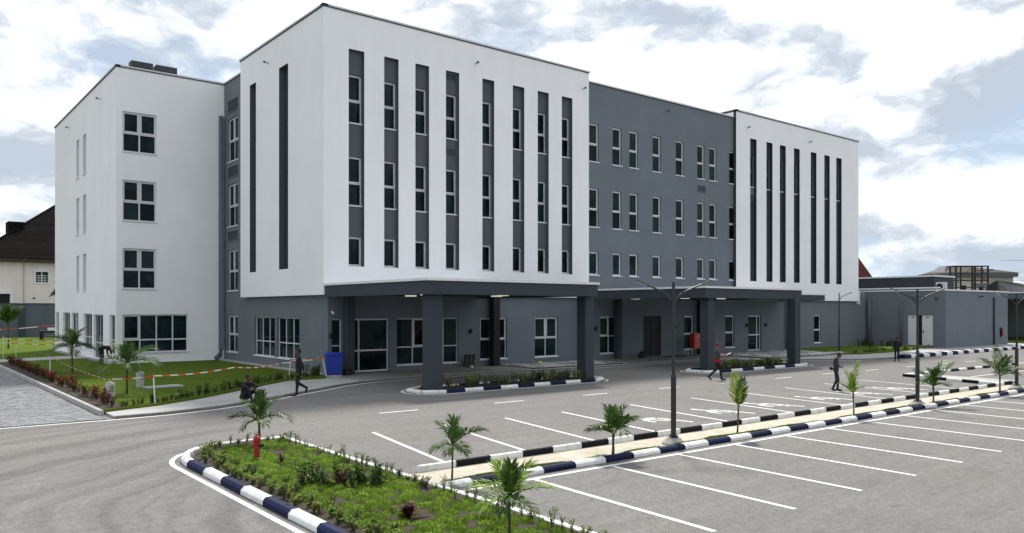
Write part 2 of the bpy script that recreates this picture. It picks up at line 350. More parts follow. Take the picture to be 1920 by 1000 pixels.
# planted strip by the far wall
sheet('lawn', [(57.7, 37.2), (57.7, 34.3), (56.0, 33.4), (55.8, 31.0), (57.2, 30.2), (62, 30.2), (67.5, 30.9), (71.7, 32.2), (71.7, 37.2)], .03, M_lawn, .10)
sheet('lawn', [(88, 24), (140, 24), (140, 60), (88, 60)], .03, M_lawn, .05)

# ------------------------------------------------------------------ kerbs, median, islands
def kerb_block(parent, c, d, ln, wd, ht, m, z0=RZ):
    d = Vector((*d, 0)).normalized(); n = Vector((-d.y, d.x, 0)); c = Vector((*c, 0)); b = MB(); h = ln/2-.006; k = len(b.v)
    prof = [(-wd/2, z0), (-wd/2, z0+ht*.62), (-wd/2+.055, z0+ht), (wd/2-.02, z0+ht), (wd/2, z0+ht-.02), (wd/2, z0)]
    for s_ in (-h, h): b.v += [tuple(c+d*s_+n*p[0]+Vector((0, 0, p[1]))) for p in prof]
    K = len(prof)
    for i in range(K): j = (i+1) % K; b.f.append((i, j, K+j, K+i)); b.m.append(0)
    b.f.append(tuple(range(K))); b.m.append(0); b.f.append(tuple(range(2*K-1, K-1, -1))); b.m.append(0)
    return b.build('kerb_stone', m, parent, bevel=.008)
median = sheet('median', [(8.35, 12.8), (40.0, 12.8), (40.0, 14.32), (8.35, 14.32)], -.128, M_sand, .04)
L0 = .915; x = 12.77-5*L0; i = 1
while x < 44:
    kerb_block(median, (x+L0/2, 12.75), (1, 0), L0, .2, .125+random.uniform(-.004, .004), M_kb if i % 2 == 0 else M_kw); x += L0; i += 1
L0 = .935; x = 13.59-5*L0; i = 1
while x < 40:
    kerb_block(median, (x+L0/2, 14.38), (-1, 0), L0, .16, .150, M_kk if i % 2 == 0 else M_kw); x += L0; i += 1
spur = sheet('median_spur', [(39.7, 14.45), (42.2, 14.6), (42.6, 19.3), (41.0, 19.3)], -.06, M_conc, .08)
P0, P1 = Vector((41.1, 19.4)), Vector((39.55, 14.5)); n = 6
for i in range(n):
    a = P0.lerp(P1, (i+.5)/n); kerb_block(spur, a, P0-P1, (P1-P0).length/n, .2, .14, M_kk if i % 2 == 0 else M_kw)
for i in range(14): kerb_block(spur, (41.3+i*1.0+.5, 19.5-.12*i*.2), (1, -.02), 1.0, .18, .13, M_kk if i % 2 else M_kw)
fk = empty('kerb_run', (56, 26.7, 0), label='navy and white striped kerb along the drive before the grey annex', cat='kerb')
for i in range(40):
    o = kerb_block(fk, (56.4+i*.95, 26.62), (1, -.012), .95, .55, .26, M_kb if i % 2 == 0 else M_kw); o.matrix_parent_inverse = Matrix.Translation((-56, -26.7, 0))
# planted islands under the canopies
def island(name, x0, x1, y0, y1, label, j0):
    rr = (y1-y0)/2
    def outline(g):
        out = []; xa, xb, ya, yb = x0+g, x1-g, y0+g, y1-g; r = (yb-ya)/2; yc = (ya+yb)/2
        for t in range(-90, 91, 15): out.append((xb-r+r*math.cos(rad(t)), yc+r*math.sin(rad(t))))
        for t in range(90, 271, 15): out.append((xa+r+r*math.cos(rad(t)), yc+r*math.sin(rad(t))))
        return out
    base = sheet(name, outline(.18), -.06, M_soil, .07)
    polyline('edge_line', (lambda q: q+[q[0], q[1]])(outline(-.30)), .11, LZ, M_line, road)
    x = x0+rr; i = j0; n = round((x1-x0-2*rr)/.98); ln = (x1-x0-2*rr)/n
    for k in range(n):
        kerb_block(base, (x+ln*(k+.5), y0+.09), (1, 0), ln, .18, .14, M_kb if (k+j0) % 2 == 0 else M_kw)
        kerb_block(base, (x+ln*(k+.5), y1-.09), (-1, 0), ln, .18, .14, M_kb if (k+j0) % 2 == 0 else M_kw)
    for xc, a0 in ((x1-rr, -90), (x0+rr, 90)):
        for k in range(3):
            t = rad(a0+30+k*60); kerb_block(base, (xc+(rr-.09)*math.cos(t), (y0+y1)/2+(rr-.09)*math.sin(t)), (-math.sin(t), math.cos(t)), rr*1.0, .18, .14, M_kw)
    return base
isl1 = island('canopy_island', 17.25, 27.75, 27.2, 29.2, '', 0)
isl2 = island('canopy_island', 34.7, 45.0, 26.75, 28.75, '', 0)

# big planted bed in the foreground
bed_pts = [(5.45, 2.0), (5.45, 17.6), (5.55, 18.5), (5.95, 19.3), (6.6, 19.75), (7.4, 19.85), (8.2, 19.75), (8.3, 19.3), (8.2, 2.0)]
bed = sheet('planting_bed', bed_pts, -.03, M_soil, .11)
y = 17.95; i = 0
while y > 3:
    ln = 1.09; t_ = (5.38, y-ln/2); kerb_block(bed, t_, (0, -1), ln, .2, .15, M_kb if i % 2 == 0 else M_kw).location.x = 0; y -= ln; i += 1
tip = [(6.75-1.37*math.cos(rad(q)), 18.1+1.78*math.sin(rad(q))) for q in range(-4, 91, 12)]+[(7.5, 19.93), (8.3, 19.88)]
for a, b in zip(tip[:-1], tip[1:]):
    a, b = Vector(a), Vector(b); kerb_block(bed, (a+b)/2, a-b, (b-a).length+.03, .18, .15, M_kw)
y = 19.85
while y > 3:
    MB().box(8.24, 8.38, y-1.0, y-.012, RZ, -.015).build('kerb_stone', M_kw, bed, bevel=.012); y -= 1.0
polyline('edge_line', [(5.1, 2), (5.1, 17.5)]+[(6.75-1.65*math.cos(rad(q)), 18.1+2.06*math.sin(rad(q))) for q in range(0, 78, 6)], .11, LZ, M_line, road)

# ------------------------------------------------------------------ main building
BLD = empty('office_building', (17.88, 37.4, 0), label='large four-storey white and grey institutional building with slotted facades', cat='building')
BINV = Matrix.Translation((-17.88, -37.4, 0))
def part(b, name, m, parent=None, **k):
    o = b.build(name, m, parent or BLD, **k)
    if (parent is None) or parent == BLD: o.matrix_parent_inverse = BINV
    return o
def PY(pl): return lambda u, d, z: (u, pl+d, z)
def PX_(pl): return lambda u, d, z: (pl+d, u, z)
def wall(b, P, u0, u1, z0, z1, holes, depth, mi=0, rmi=None):
    rmi = mi if rmi is None else rmi
    us = sorted({u0, u1, *[h[i] for h in holes for i in (0, 1) if u0 < h[i] < u1]}); zs = sorted({z0, z1, *[h[i] for h in holes for i in (2, 3) if z0 < h[i] < z1]})
    inh = lambda u, z: any(h[0] < u < h[1] and h[2] < z < h[3] for h in holes)
    S = [[not inh((us[i]+us[i+1])/2, (zs[j]+zs[j+1])/2) for j in range(len(zs)-1)] for i in range(len(us)-1)]
    for i in range(len(us)-1):
        for j in range(len(zs)-1):
            if S[i][j]: b.quad(P(us[i], 0, zs[j]), P(us[i+1], 0, zs[j]), P(us[i+1], 0, zs[j+1]), P(us[i], 0, zs[j+1]), mi=mi)
    for h in holes:
        a, c, e, f = h
        b.quad(P(a, 0, e), P(a, depth, e), P(a, depth, f), P(a, 0, f), mi=rmi); b.quad(P(c, 0, e), P(c, depth, e), P(c, depth, f), P(c, 0, f), mi=rmi)
        b.quad(P(a, 0, e), P(c, 0, e), P(c, depth, e), P(a, depth, e), mi=rmi); b.quad(P(a, 0, f), P(c, 0, f), P(c, depth, f), P(a, depth, f), mi=rmi)
REV = .20
def window(P, u0, u1, z0, z1, cols=(), rows=(), sash=(), sill=True, fw=.055, name='window', parent=None, d=.12, smat=None, fmat=None):
    cu = [u0]+[u0+(u1-u0)*c for c in cols]+[u1]; rz = [z0]+[z0+(z1-z0)*r for r in rows]+[z1]
    b = MB(); d0, d1 = d, d+.07
    b.box(u0, u0+fw, d0, d1, z0, z1, P=P); b.box(u1-fw, u1, d0, d1, z0, z1, P=P); b.box(u0+fw, u1-fw, d0, d1, z0, z0+fw, P=P); b.box(u0+fw, u1-fw, d0, d1, z1-fw, z1, P=P)
    for r in rz[1:-1]: b.box(u0+fw, u1-fw, d0+.002, d1, r-fw*.55, r+fw*.55, P=P)
    for c in cu[1:-1]: b.box(c-fw*.5, c+fw*.5, d0+.004, d1, z0+fw, z1-fw, P=P)
    S = []
    for (ci, ri) in sash:
        a0, a1, b0, b1 = cu[ci]+fw*.6, cu[ci+1]-fw*.6, rz[ri]+fw*.6, rz[ri+1]-fw*.6; sw = .075
        for q in ((a0, a0+sw, b0, b1), (a1-sw, a1, b0, b1), (a0+sw, a1-sw, b0, b0+sw), (a0+sw, a1-sw, b1-sw, b1)): b.box(q[0], q[1], d0-.025, d0+.03, q[2], q[3], P=P)
    wo = part(b, name, fmat or M_frame, parent)
    for i in range(len(cu)-1):
        for j in range(len(rz)-1):
            g_ = MB().box(cu[i]+.01, cu[i+1]-.01, d+.04, d+.052, rz[j]+.01, rz[j+1]-.01, P=P); g_.build('pane', M_glass, wo)
    if sill:
        s_ = MB().box(u0-.045, u1+.045, -.055, d+.01, z0-.05, z0+.025, P=P).build('sill', smat or M_frame, wo, bevel=.006)
    return wo
def vent(P, u0, u1, z0, z1):
    b = MB(); n = 5
    b.box(u0, u1, .10, .12, z0, z1, P=P)
    for i in range(n): zc_ = z0+(z1-z0)*(i+.5)/n; b.box(u0+.02, u1-.02, .03, .09, zc_-.03, zc_+.012, P=P)
    b.box(u0-.03, u1+.03, -.04, .05, z0-.05, z0+.01, P=P)
    part(b, 'vent', M_vent)
YW, YG, XS, XG = 37.15, 37.40, 17.53, 17.88
PT, WT, WB = 18.05, 18.55, 4.03
ROWS = [(12.92, 15.43), (8.66, 11.20), (5.52, 7.05)]
slA = [(18.92, 19.81), (20.98, 21.85), (22.90, 23.78), (24.89, 25.79), (27.42, 28.28), (29.67, 30.56), (31.62, 32.51), (33.6, 34.5)]
slB = [(53.4, 54.25), (55.58, 56.42), (57.45, 58.3), (59.48, 60.35), (62.03, 62.92), (64.17, 65.05), (66.12, 67.03)]
mid = [(36.2, 37.09), (38.37, 39.24), (40.0, 40.88), (42.35, 43.22), (44.82, 45.7), (47.23, 48.08), (48.64, 49.52), (51.06, 51.92)]
gf = dict(sidelight=(18.1, 18.66, .06, 2.80), door=(19.35, 21.42, .03, 2.80), win1=(21.9, 25.9, .28, 2.81), win2=(27.45, 29.42, .37, 2.81), win3=(31.6, 33.5, .36, 2.80), win4=(37.2, 39.0, .37, 2.81), dk=(41.4, 43.25, .03, 2.82), win5=(45.75, 46.82, .38, 2.81), win6=(50.58, 51.72, .38, 2.82), door2=(53.5, 55.25, .03, 2.80), win7=(62.95, 64.1, .40, 2.80))
holes = list(gf.values())
for a, b in slA+mid: holes += [(a, b, z0, z1) for z0, z1 in ROWS]
for a, b in slB: holes.append((a, b, *ROWS[0]))
ventsY = [(24.95, 25.75, 16.2, 16.58), (24.95, 25.75, 11.95, 12.35), (47.25, 48.2, 11.98, 12.42), (53.45, 54.2, 11.9, 12.3)]
holes += ventsY
b = MB(); wall(b, PY(YG), XG, 69.9, -.1, PT, holes, REV)
b.quad((69.9, YG, -.1), (71.95, YG, -.1), (71.95, YG, 4.9), (69.9, YG, 4.9))
b.quad((69.9, YG, 0), (69.9, 56, 0), (69.9, 56, PT), (69.9, YG, PT)); b.quad((XG, 56, 0), (69.9, 56, 0), (69.9, 56, PT), (XG, 56, PT))
holesX = {'w': [(50.2, 52.1, 12.80, 15.6), (50.2, 52.1, 8.62, 11.35), (50.2, 52.1, 4.48, 7.10), (50.2, 52.15, .55, 2.9)], 'g': [(44.25, 47.4, .54, 2.85), (40.85, 43.95, .54, 2.83)], 'v': [(50.2, 52.1, 16.0, 16.75), (50.2, 52.1, 11.8, 12.45), (50.2, 52.1, 7.7, 8.3)]}
wall(b, PX_(XG), YG, 52.75, 0, PT, sum(holesX.values(), []), REV)
part(b, 'grey_wall', M_grey)
part(MB().box(XG+.05, 69.85, YG+.05, 55.9, PT-.6, PT-.4), 'roof_slab', M_conc)
# white skins with slots cut through to the grey wall
def skin(name, x0, x1, slots, side=False):
    b = MB(); hs = [(a, c, 5.50, 16.65) for a, c in slots]
    wall(b, PY(YW), x0, x1, WB, WT, hs, YG-YW, rmi=1)
    b.quad((x0, YW, WB), (x1, YW, WB), (x1, YG, WB), (x0, YG, WB))
    b.quad((x1, YW, WB), (x1, YG, WB), (x1, YG, WT), (x1, YW, WT))
    if side:
        wall(b, PX_(x0), YW, 48.8, WB, WT, [(41.54, 42.79, 5.5, 16.7), (46.24, 47.23, 5.5, 16.7)], XG-x0, rmi=1)
        b.quad((x0, YW, WB), (x0, 48.8, WB), (XG, 48.8, WB), (XG, YW, WB)); b.quad((x0, 48.8, WB), (XG, 48.8, WB), (XG, 48.8, WT), (x0, 48.8, WT))
    else: b.quad((x0, YW, WB), (x0, YG, WB), (x0, YG, WT), (x0, YW, WT), mi=1)
    o = part(b, name, [M_white, M_slot if side else M_slotd])  # slot jambs carry the painted recess shade too
    yb = 48.78 if side else 40
    part(MB().box(x0+.02, x1-.02, YW+.02, yb, PT-.3, WT-.01), 'parapet_block', M_white)
    return o
skin('white_front_block', XS, 35.95, slA, True); skin('white_front_block', 51.6, 69.95, slB)
def coping(pts, z, wdt, name='coping', m=None, m2=None):
    for a, b_ in zip(pts[:-1], pts[1:]):
        A, Bv = Vector((*a, 0)), Vector((*b_, 0)); d = (Bv-A).normalized(); n = Vector((d.y, -d.x, 0)); L_ = (Bv-A).length; c = (A+Bv)/2
        part(MB().obox(c-n*(wdt/2-.07)+Vector((0, 0, z+.045)), d, n, (0, 0, 1), L_/2+.07, wdt/2, .045), name, m or M_trim)
        part(MB().obox(c-n*(wdt/2-.04)+Vector((0, 0, z-.03)), d, n, (0, 0, 1), L_/2+.04, wdt/2, .02), 'dark_strip', m2 or M_trimd)  # thin dark strip just below the coping
coping([(XS, 48.8), (XS, YW)], WT, .3); coping([(XS, YW), (35.95, YW)], WT+.001, .3)
coping([(51.6, 40), (51.6, YW)], WT, .3, m=M_vent); coping([(51.6, YW), (69.95, YW)], WT+.001, .3)
coping([(36.05, YG), (51.5, YG)], PT, .3, m=M_trimw); coping([(XG, 52.6), (XG, 48.9)], PT, .3, m=M_trimw)
# spandrels closing the slots between the windows, coloured dark for recess shade
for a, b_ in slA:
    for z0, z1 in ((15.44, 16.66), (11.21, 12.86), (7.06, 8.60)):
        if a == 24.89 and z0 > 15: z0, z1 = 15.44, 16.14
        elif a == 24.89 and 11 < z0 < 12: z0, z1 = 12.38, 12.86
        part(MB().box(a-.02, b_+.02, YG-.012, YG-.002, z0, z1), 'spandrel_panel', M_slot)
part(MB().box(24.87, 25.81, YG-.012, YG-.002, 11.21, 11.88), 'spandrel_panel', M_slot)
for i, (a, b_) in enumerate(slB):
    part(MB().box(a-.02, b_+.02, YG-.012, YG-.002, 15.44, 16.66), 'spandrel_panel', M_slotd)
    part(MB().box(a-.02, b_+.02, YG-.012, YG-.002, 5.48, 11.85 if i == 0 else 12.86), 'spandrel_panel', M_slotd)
for y0, y1 in ((41.52, 42.81), (46.22, 47.25)): part(MB().box(XG-.012, XG-.002, y0, y1, 5.48, 16.72), 'spandrel_panel', M_slotd)  # full-height slot backs, shade put into their colour
# windows of the front
for a, b_ in slA+mid:
    for k, (z0, z1) in enumerate(ROWS):
        if k < 2: window(PY(YG), a, b_, z0, z1, rows=(.45,), sash=((0, 1),))
        else: window(PY(YG), a, b_, z0, z1, sash=((0, 0),))
for a, b_ in slB: window(PY(YG), a, b_, *ROWS[0], rows=(.45,), sash=((0, 1),), fmat=M_vent)
for v in ventsY: vent(PY(YG), *v)
P = PY(YG)
window(P, *gf['sidelight'], rows=(.5,), sill=False, name='sidelight')
dr = window(P, *gf['door'], cols=(.16,), rows=(.40,), sill=False, name='glass_door', fw=.075)
window(P, *gf['win1'], cols=(.26, .50, .76), rows=(.38,), sash=((1, 1),)); window(P, *gf['win2'], cols=(.5,), rows=(.47,), sash=((0, 1), (1, 1)), smat=M_trimw)
window(P, *gf['win3'], cols=(.5,), rows=(.47,), sash=((0, 1), (1, 1)), smat=M_trimw); window(P, *gf['win4'], cols=(.5,), rows=(.47,), sash=((0, 1),))
window(P, *gf['win5'], rows=(.45,), sash=((0, 1),)); window(P, *gf['win6'], rows=(.45,), sash=((0, 1),), smat=M_trimw); window(P, *gf['win7'], rows=(.45,), sash=((0, 1),), smat=M_trimw)
window(P, *gf['door2'], cols=(.75,), rows=(.45,), sill=False, name='glass_door', fw=.09)
bd = MB().box(gf['dk'][0], gf['dk'][1], .12, .18, .03, 2.82, P=P); bd.box(42.30, 42.33, .10, .125, .05, 2.8, P=P); part(bd, 'dark_double_door', M_black)
# side wall windows
P = PX_(XG)
for h in holesX['w']: window(P, *h, cols=(.5,), rows=(.47,), sash=((0, 1), (1, 1)))
for h in holesX['g']: window(P, *h, cols=(.333, .667), rows=(.38,), smat=M_trimw)
for h in holesX['v']: vent(P, *h)
# wing
WX, WY, WE = 11.38, 52.75, 73.9
wf = [(11.73, 13.69, 12.92, 15.38), (11.73, 13.68, 8.70, 11.2), (11.73, 13.67, 4.54, 7.03), (11.73, 15.6, .61, 2.97)]
ws = [(64.05, 65.05, 12.72, 15.5), (61.65, 62.7, 12.72, 15.5), (64.05, 65.05, 8.64, 11.3), (61.65, 62.7, 8.64, 11.3), (64.05, 65.05, 4.56, 7.15), (61.65, 62.7, 4.56, 7.15)]
wg = [(72.2, 73.6, .7, 3.05), (67.5, 70.4, .7, 3.05), (64.35, 66.9, .5, 3.05), (59.7, 62.5, .5, 3.0), (56.35, 59.2, .05, 2.95), (53.05, 54.5, .5, 2.95)]
b = MB(); wall(b, PY(WY), WX, XG-.002, 0, PT, wf, REV); wall(b, PX_(WX), WY, WE, 0, PT, ws+wg, .25)
b.quad((WX, WE, 0), (XG+20, WE, 0), (XG+20, WE, PT), (WX, WE, PT)); part(b, 'wing_wall', M_white)
part(MB().box(WX+.05, 40, WY+.05, WE-.05, PT-.55, PT-.35), 'roof_slab', M_conc)
coping([(WX, WE), (WX, WY)], PT, .3); coping([(WX, WY), (XG-.05, WY)], PT+.001, .3)
P = PY(WY)
for h in wf[:3]: window(P, *h, cols=(.5,), rows=(.47,), sash=((0, 1), (1, 1)), fw=.085)
window(P, *wf[3], cols=(.26, .51, .76), rows=(.34,), sash=((0, 1),), fw=.08)
P = PX_(WX)
for h in ws: window(P, *h, rows=(.45,), d=.16)
for i, h in enumerate(wg): window(P, *h, cols=(.5,) if i not in (0, 5) else (), rows=(.36,), sash=((1, 1),) if i == 2 else (), sill=(i != 4), name='glass_door' if i == 4 else 'window', smat=M_trimw)
# drain pipes
part(MB().tube([(17.62, 52.58, 15.9), (17.62, 52.58, .75), (17.50, 52.45, .35), (17.2, 52.3, .12)], .15, 12), 'drain_pipe', M_pipe, smooth=True)
for x, z1, r in ((19.14, 3.9, .05), (38.98, 3.9, .06), (58.58, 3.9, .06)): part(MB().tube([(x, 37.28, z1), (x, 37.28, .02)], r, 10), 'drain_pipe', M_pipe, smooth=True)
part(MB().box(69.96, 70.16, 37.12, 37.38, 3.75, 5.0), 'drain_hopper', M_trimw)
# pillars at the wall; the black pair has the overhang's shade in its colour
for x0, y0, s_, m in ((18.64, 36.75, .42, M_dark), (38.42, 36.95, .40, M_dark), (27.95, 36.75, .46, M_black), (47.15, 36.85, .50, M_black)):
    part(MB().box(x0, x0+s_, y0, y0+s_, .0, WB+.03), 'pillar', m, bevel=.01)
# canopies
def canopy(x0, x1, y0, y1, zb, zt, cols, lights, ywall):
    b = MB(); t = .32
    b.box(x0, x1, y0, y0+t, zb, zt); b.box(x0, x0+t, y0+t, y1, zb, zt); b.box(x1-t, x1, y0+t, y1, zb, zt); b.box(x0+t, x1-t, y0+t, y1, zb+.08, zt-.01)
    c = part(b, 'canopy', M_dark)
    cp = MB().box(x0-.07, x1+.07, y0-.07, y1-.01, zt+.003, zt+.11); cp.build('coping', M_trimw, c)
    for cx_, cy_, s_ in cols: part(MB().box(cx_, cx_+s_, cy_, cy_+s_, -.06, zb+.02), 'column', M_dark, bevel=.012)
    for lx, ly in lights: part(MB().box(lx-.24, lx+.24, ly-.16, ly+.16, zb+.015, zb+.079), 'ceiling_light', M_light)
canopy(17.6, 27.3, 27.6, YW-.004, 3.92, 4.48, [(17.98, 28.0, .62), (26.9, 28.05, .60)], [(19.7, 31), (23.5, 30.2), (24.9, 32.5), (21, 34.5)], YW)
canopy(35.45, 44.9, 27.5, YW-.006, 3.92, 4.46, [(36.0, 27.75, .58), (43.7, 27.2, .58)], [(38.6, 31.5), (41.5, 31.0), (43.5, 33.6), (38, 35)], YW)
canopy(45.0, 57.6, 33.3, YW-.008, 3.97, 4.38, [], [(48.4, 34.4), (51.2, 34.4), (54.4, 34.4)], YW)
# wall lamps, cameras, floodlights
def wall_lamp(x, z, y=YG):
    b = MB().box(x-.05, x+.05, y-.04, y-.001, z-.12, z+.12); b.lathe((x, y-.12, z-.1), [(.05, 0), (.07, .05), (.07, .2), (.03, .26)], 10); part(b, 'wall_lamp', M_black)
for x in (26.7, 36.75, 44.6, 53.2, 55.75): wall_lamp(x, 2.02)
wall_lamp(18.0, 1.95)
def flood(P, u, z, m=M_vent):
    b = MB(); b.box(u-.02, u+.02, -.22, 0, z-.02, z+.02, P=P); b.box(u-.055, u+.055, -.30, -.2, z-.02, z+.08, P=P); part(b, 'floodlight', m)
for u in (26.92, 35.4, 52.97, 61.68): flood(PY(YW), u, 17.4)
flood(PY(YG), 43.8, 17.3, M_dark); flood(PX_(XS), 44.3, 17.35); 
for u in (57, 67.5): flood(PX_(WX), u, 16.9)
b = MB(); b.tube([(18.05, YG, 3.15), (18.05, YG-.2, 3.15)], .02, 8); b.tube([(18.05, YG-.15, 3.17), (17.98, YG-.45, 3.08)], .055, 10); part(b, 'security_camera', M_doorw)

# ------------------------------------------------------------------ annex on the right
AX = empty('annex_building', (71.9, 30.4, 0), label='low grey flat-roofed annex with white double doors beyond the main building', cat='building')
AINV = Matrix.Translation((-71.9, -30.4, 0))
def apart(b, name, m, **k):
    o = b.build(name, m, AX, **k); o.matrix_parent_inverse = AINV; return o
b = MB(); wall(b, PX_(71.9), 30.4, 46, -.1, 4.9, [(31.45, 33.65, .12, 2.78)], .12); wall(b, PY(30.4), 71.9, 85.4, -.1, 4.9, [], .1)
b.quad((85.4, 30.4, 0), (85.4, 46, 0), (85.4, 46, 4.9), (85.4, 30.4, 4.9)); b.quad((71.9, 30.4, 4.88), (85.4, 30.4, 4.88), (85.4, 46, 4.88), (71.9, 46, 4.88)); apart(b, 'wall', M_grey)
apart(MB().box(71.82, 85.48, 30.32, 30.7, 4.9, 5.02), 'coping', M_trimw); apart(MB().box(71.82, 72.2, 30.7, 46, 4.9, 5.02), 'coping', M_trimw)
for y0, y1 in ((31.47, 32.4), (32.72, 33.63)):
    d_ = apart(MB().box(71.96, 72.0, y0, y1, .13, 2.76), 'door_leaf', M_doorw); MB().box(71.92, 71.96, y1-.16 if y0 < 32 else y0+.1, y1-.1 if y0 < 32 else y0+.16, 1.2, 1.45).build('handle', M_black, d_)
    MB().box(71.945, 71.96, (y0+y1)/2-.12, (y0+y1)/2+.12, 2.55, 2.62).build('door_closer', M_black, d_)
apart(MB().box(71.99, 72.02, 32.4, 32.72, .13, 2.76), 'door_gap_panel', M_black)
apart(MB().tube([(71.75, 37.05, 4.25), (71.75, 37.05, 0)], .16, 12), 'drain_pipe', M_pipe, smooth=True)
apart(MB().tube([(71.8, 34.15, 4.0), (71.8, 34.15, 0)], .08, 10), 'drain_pipe', M_pipe, smooth=True)
apart(MB().tube([(81.95, 30.3, 4.4), (81.95, 30.3, 0)], .08, 10), 'drain_pipe', M_dark, smooth=True)
b = MB(); b.box(78.75, 78.85, 30.1, 30.4, 4.42, 4.5); b.box(78.5, 78.9, 30.02, 30.14, 4.40, 4.53); apart(b, 'security_camera', M_dark)
b = MB(); b.box(71.6, 71.9, 31.0, 31.1, 4.2, 4.28); b.box(71.52, 71.64, 30.95, 31.2, 4.16, 4.3); apart(b, 'security_camera', M_dark)
b = MB(); b.box(80, 84.4, 34.9, 46, 4.89, 6.45); apart(b, 'upper_roof_block', M_dark); apart(MB().box(79.9, 84.5, 34.8, 46.1, 6.46, 6.6), 'coping', M_trimw)
apart(MB().box(75.5, 75.8, 32.5, 46, 5.2, 5.33), 'roof_rail', M_trimw)
ac = empty('condenser_unit', (79.3, 33.9, 5.0), label='white air-conditioning condenser on the roof of the low annex', cat='air conditioner')
MB().box(-.2, .2, -.45, .45, .05, .85).build('casing', M_acw, ac, bevel=.02); MB().tube([(-.21, .1, .45), (-.225, .1, .45)], .3, 16).build('fan_grille', M_black, ac); MB().box(-.15, .15, -.4, .4, 0, .05).build('foot', M_black, ac)
fe = empty('fire_extinguisher', (83.7, 30.28, .75), label='red fire extinguisher hung on the grey annex wall', cat='extinguisher')
MB().lathe((0, -.02, 0), [(.02, 0), (.1, .02), (.1, .5), (.06, .58), (.03, .62)], 12).build('cylinder', M_red, fe, smooth=False); MB().box(-.12, .05, -.06, .04, .6, .7).build('valve', M_black, fe); MB().tube([(-.1, -.05, .65), (-.17, -.05, .45), (-.15, -.05, .1)], .025, 8).build('hose', M_black, fe); MB().box(-.2, .12, .06, .11, -.1, .8).build('backing_board', M_black, fe)

# ------------------------------------------------------------------ roof condensers on the wing
for i, x in enumerate((13.45, 15.03)):
    t = empty('roof_condenser', (x, 58, PT-.05), label=('dark condenser unit on the wing roof, nearer the outer corner' if i == 0 else 'dark condenser unit on the wing roof, nearer the grey block'), cat='air conditioner', group='condensers on the wing roof')
    MB().box(0, 1.38, 0, .8, .75, 2.1).build('casing', M_acb, t, bevel=.02); MB().box(.05, 1.33, .05, .75, 0, .75).build('stand', M_black, t)
    for k in (.35, 1.03): MB().tube([(k, -.005, 1.45), (k, -.03, 1.45)], .26, 16).build('fan_grille', M_black, t)
    MB().box(.68, .7, -.01, 0, .8, 2.05).build('panel_seam', M_black, t)

# ------------------------------------------------------------------ street lamps
def lamp(x, y, label, arms=(-1, 1), zb=-.13, ht=4.1, rot=0.0):
    t = empty('street_lamp', (x, y, zb), rot, label, 'street lamp', 'charcoal lamp posts')
    b = MB().lathe((0, 0, 0), [(.30, 0), (.30, .05), (.20, .14), (.18, .17)], 12); b.build('plinth', M_plate, t)
    for k in range(4):
        a = rad(45+90*k); MB().tube([(.11*math.cos(a), .11*math.sin(a), .16), (.11*math.cos(a), .11*math.sin(a), .24)], .018, 6).build('bolt', M_lampp, t)
    MB().lathe((0, 0, 0), [(.13, .17), (.13, .19), (.068, .195), (.068, 1.75), (.058, 1.78)], 14).build('lower_pole', M_lampp, t)
    MB().lathe((0, 0, 0), [(.042, 1.78), (.037, ht), (.038, ht+.02)], 14).build('upper_pole', M_lampp, t)
    for s_ in arms:
        a = MB().tube([(s_*.05, 0, ht-.46), (s_*.17, 0, ht-.30), (s_*.34, 0, ht-.20), (s_*.72, 0, ht-.03)], [.028, .026, .023, .019], 8).build('arm', M_lampp, t)
        ang = math.atan2(.17, .38); ax = Vector((s_*math.cos(ang), 0, math.sin(ang))); az = Vector((-s_*math.sin(ang), 0, math.cos(ang)))
        c = Vector((s_*.80, 0, ht+.0)); h = MB().obox(c, ax, (0, 1, 0), az, .17, .06, .016).build('lamp_head', M_lampp, t, bevel=.01)
        MB().obox(c-az*.02, ax, (0, 1, 0), az, .13, .055, .004).build('lens', M_lamph, h)
    if len(arms) == 2: MB().tube([(-.30, 0, ht-.23), (.30, 0, ht-.23)], .012, 6).build('tie_bar', M_lampp, t)
    return t
lrot = rad(-38.5)
lamp(15.85, 13.3, 'double-armed charcoal lamp post on the median, nearest and largest', rot=lrot)
lamp(28.85, 13.15, 'double-armed charcoal lamp post standing before the annex white doors', rot=lrot)
lamp(38.2, 13.25, 'double-armed charcoal lamp post cut by the right edge', rot=lrot)
lamp(56.3, 31.4, 'single-armed charcoal lamp post on the grass strip by the building', arms=(1,), zb=0, ht=4.5, rot=lrot)
lamp(60.6, 27.6, 'thin single-armed charcoal lamp post just behind the second one', arms=(-1,), rot=lrot, zb=-.062, ht=4.4)

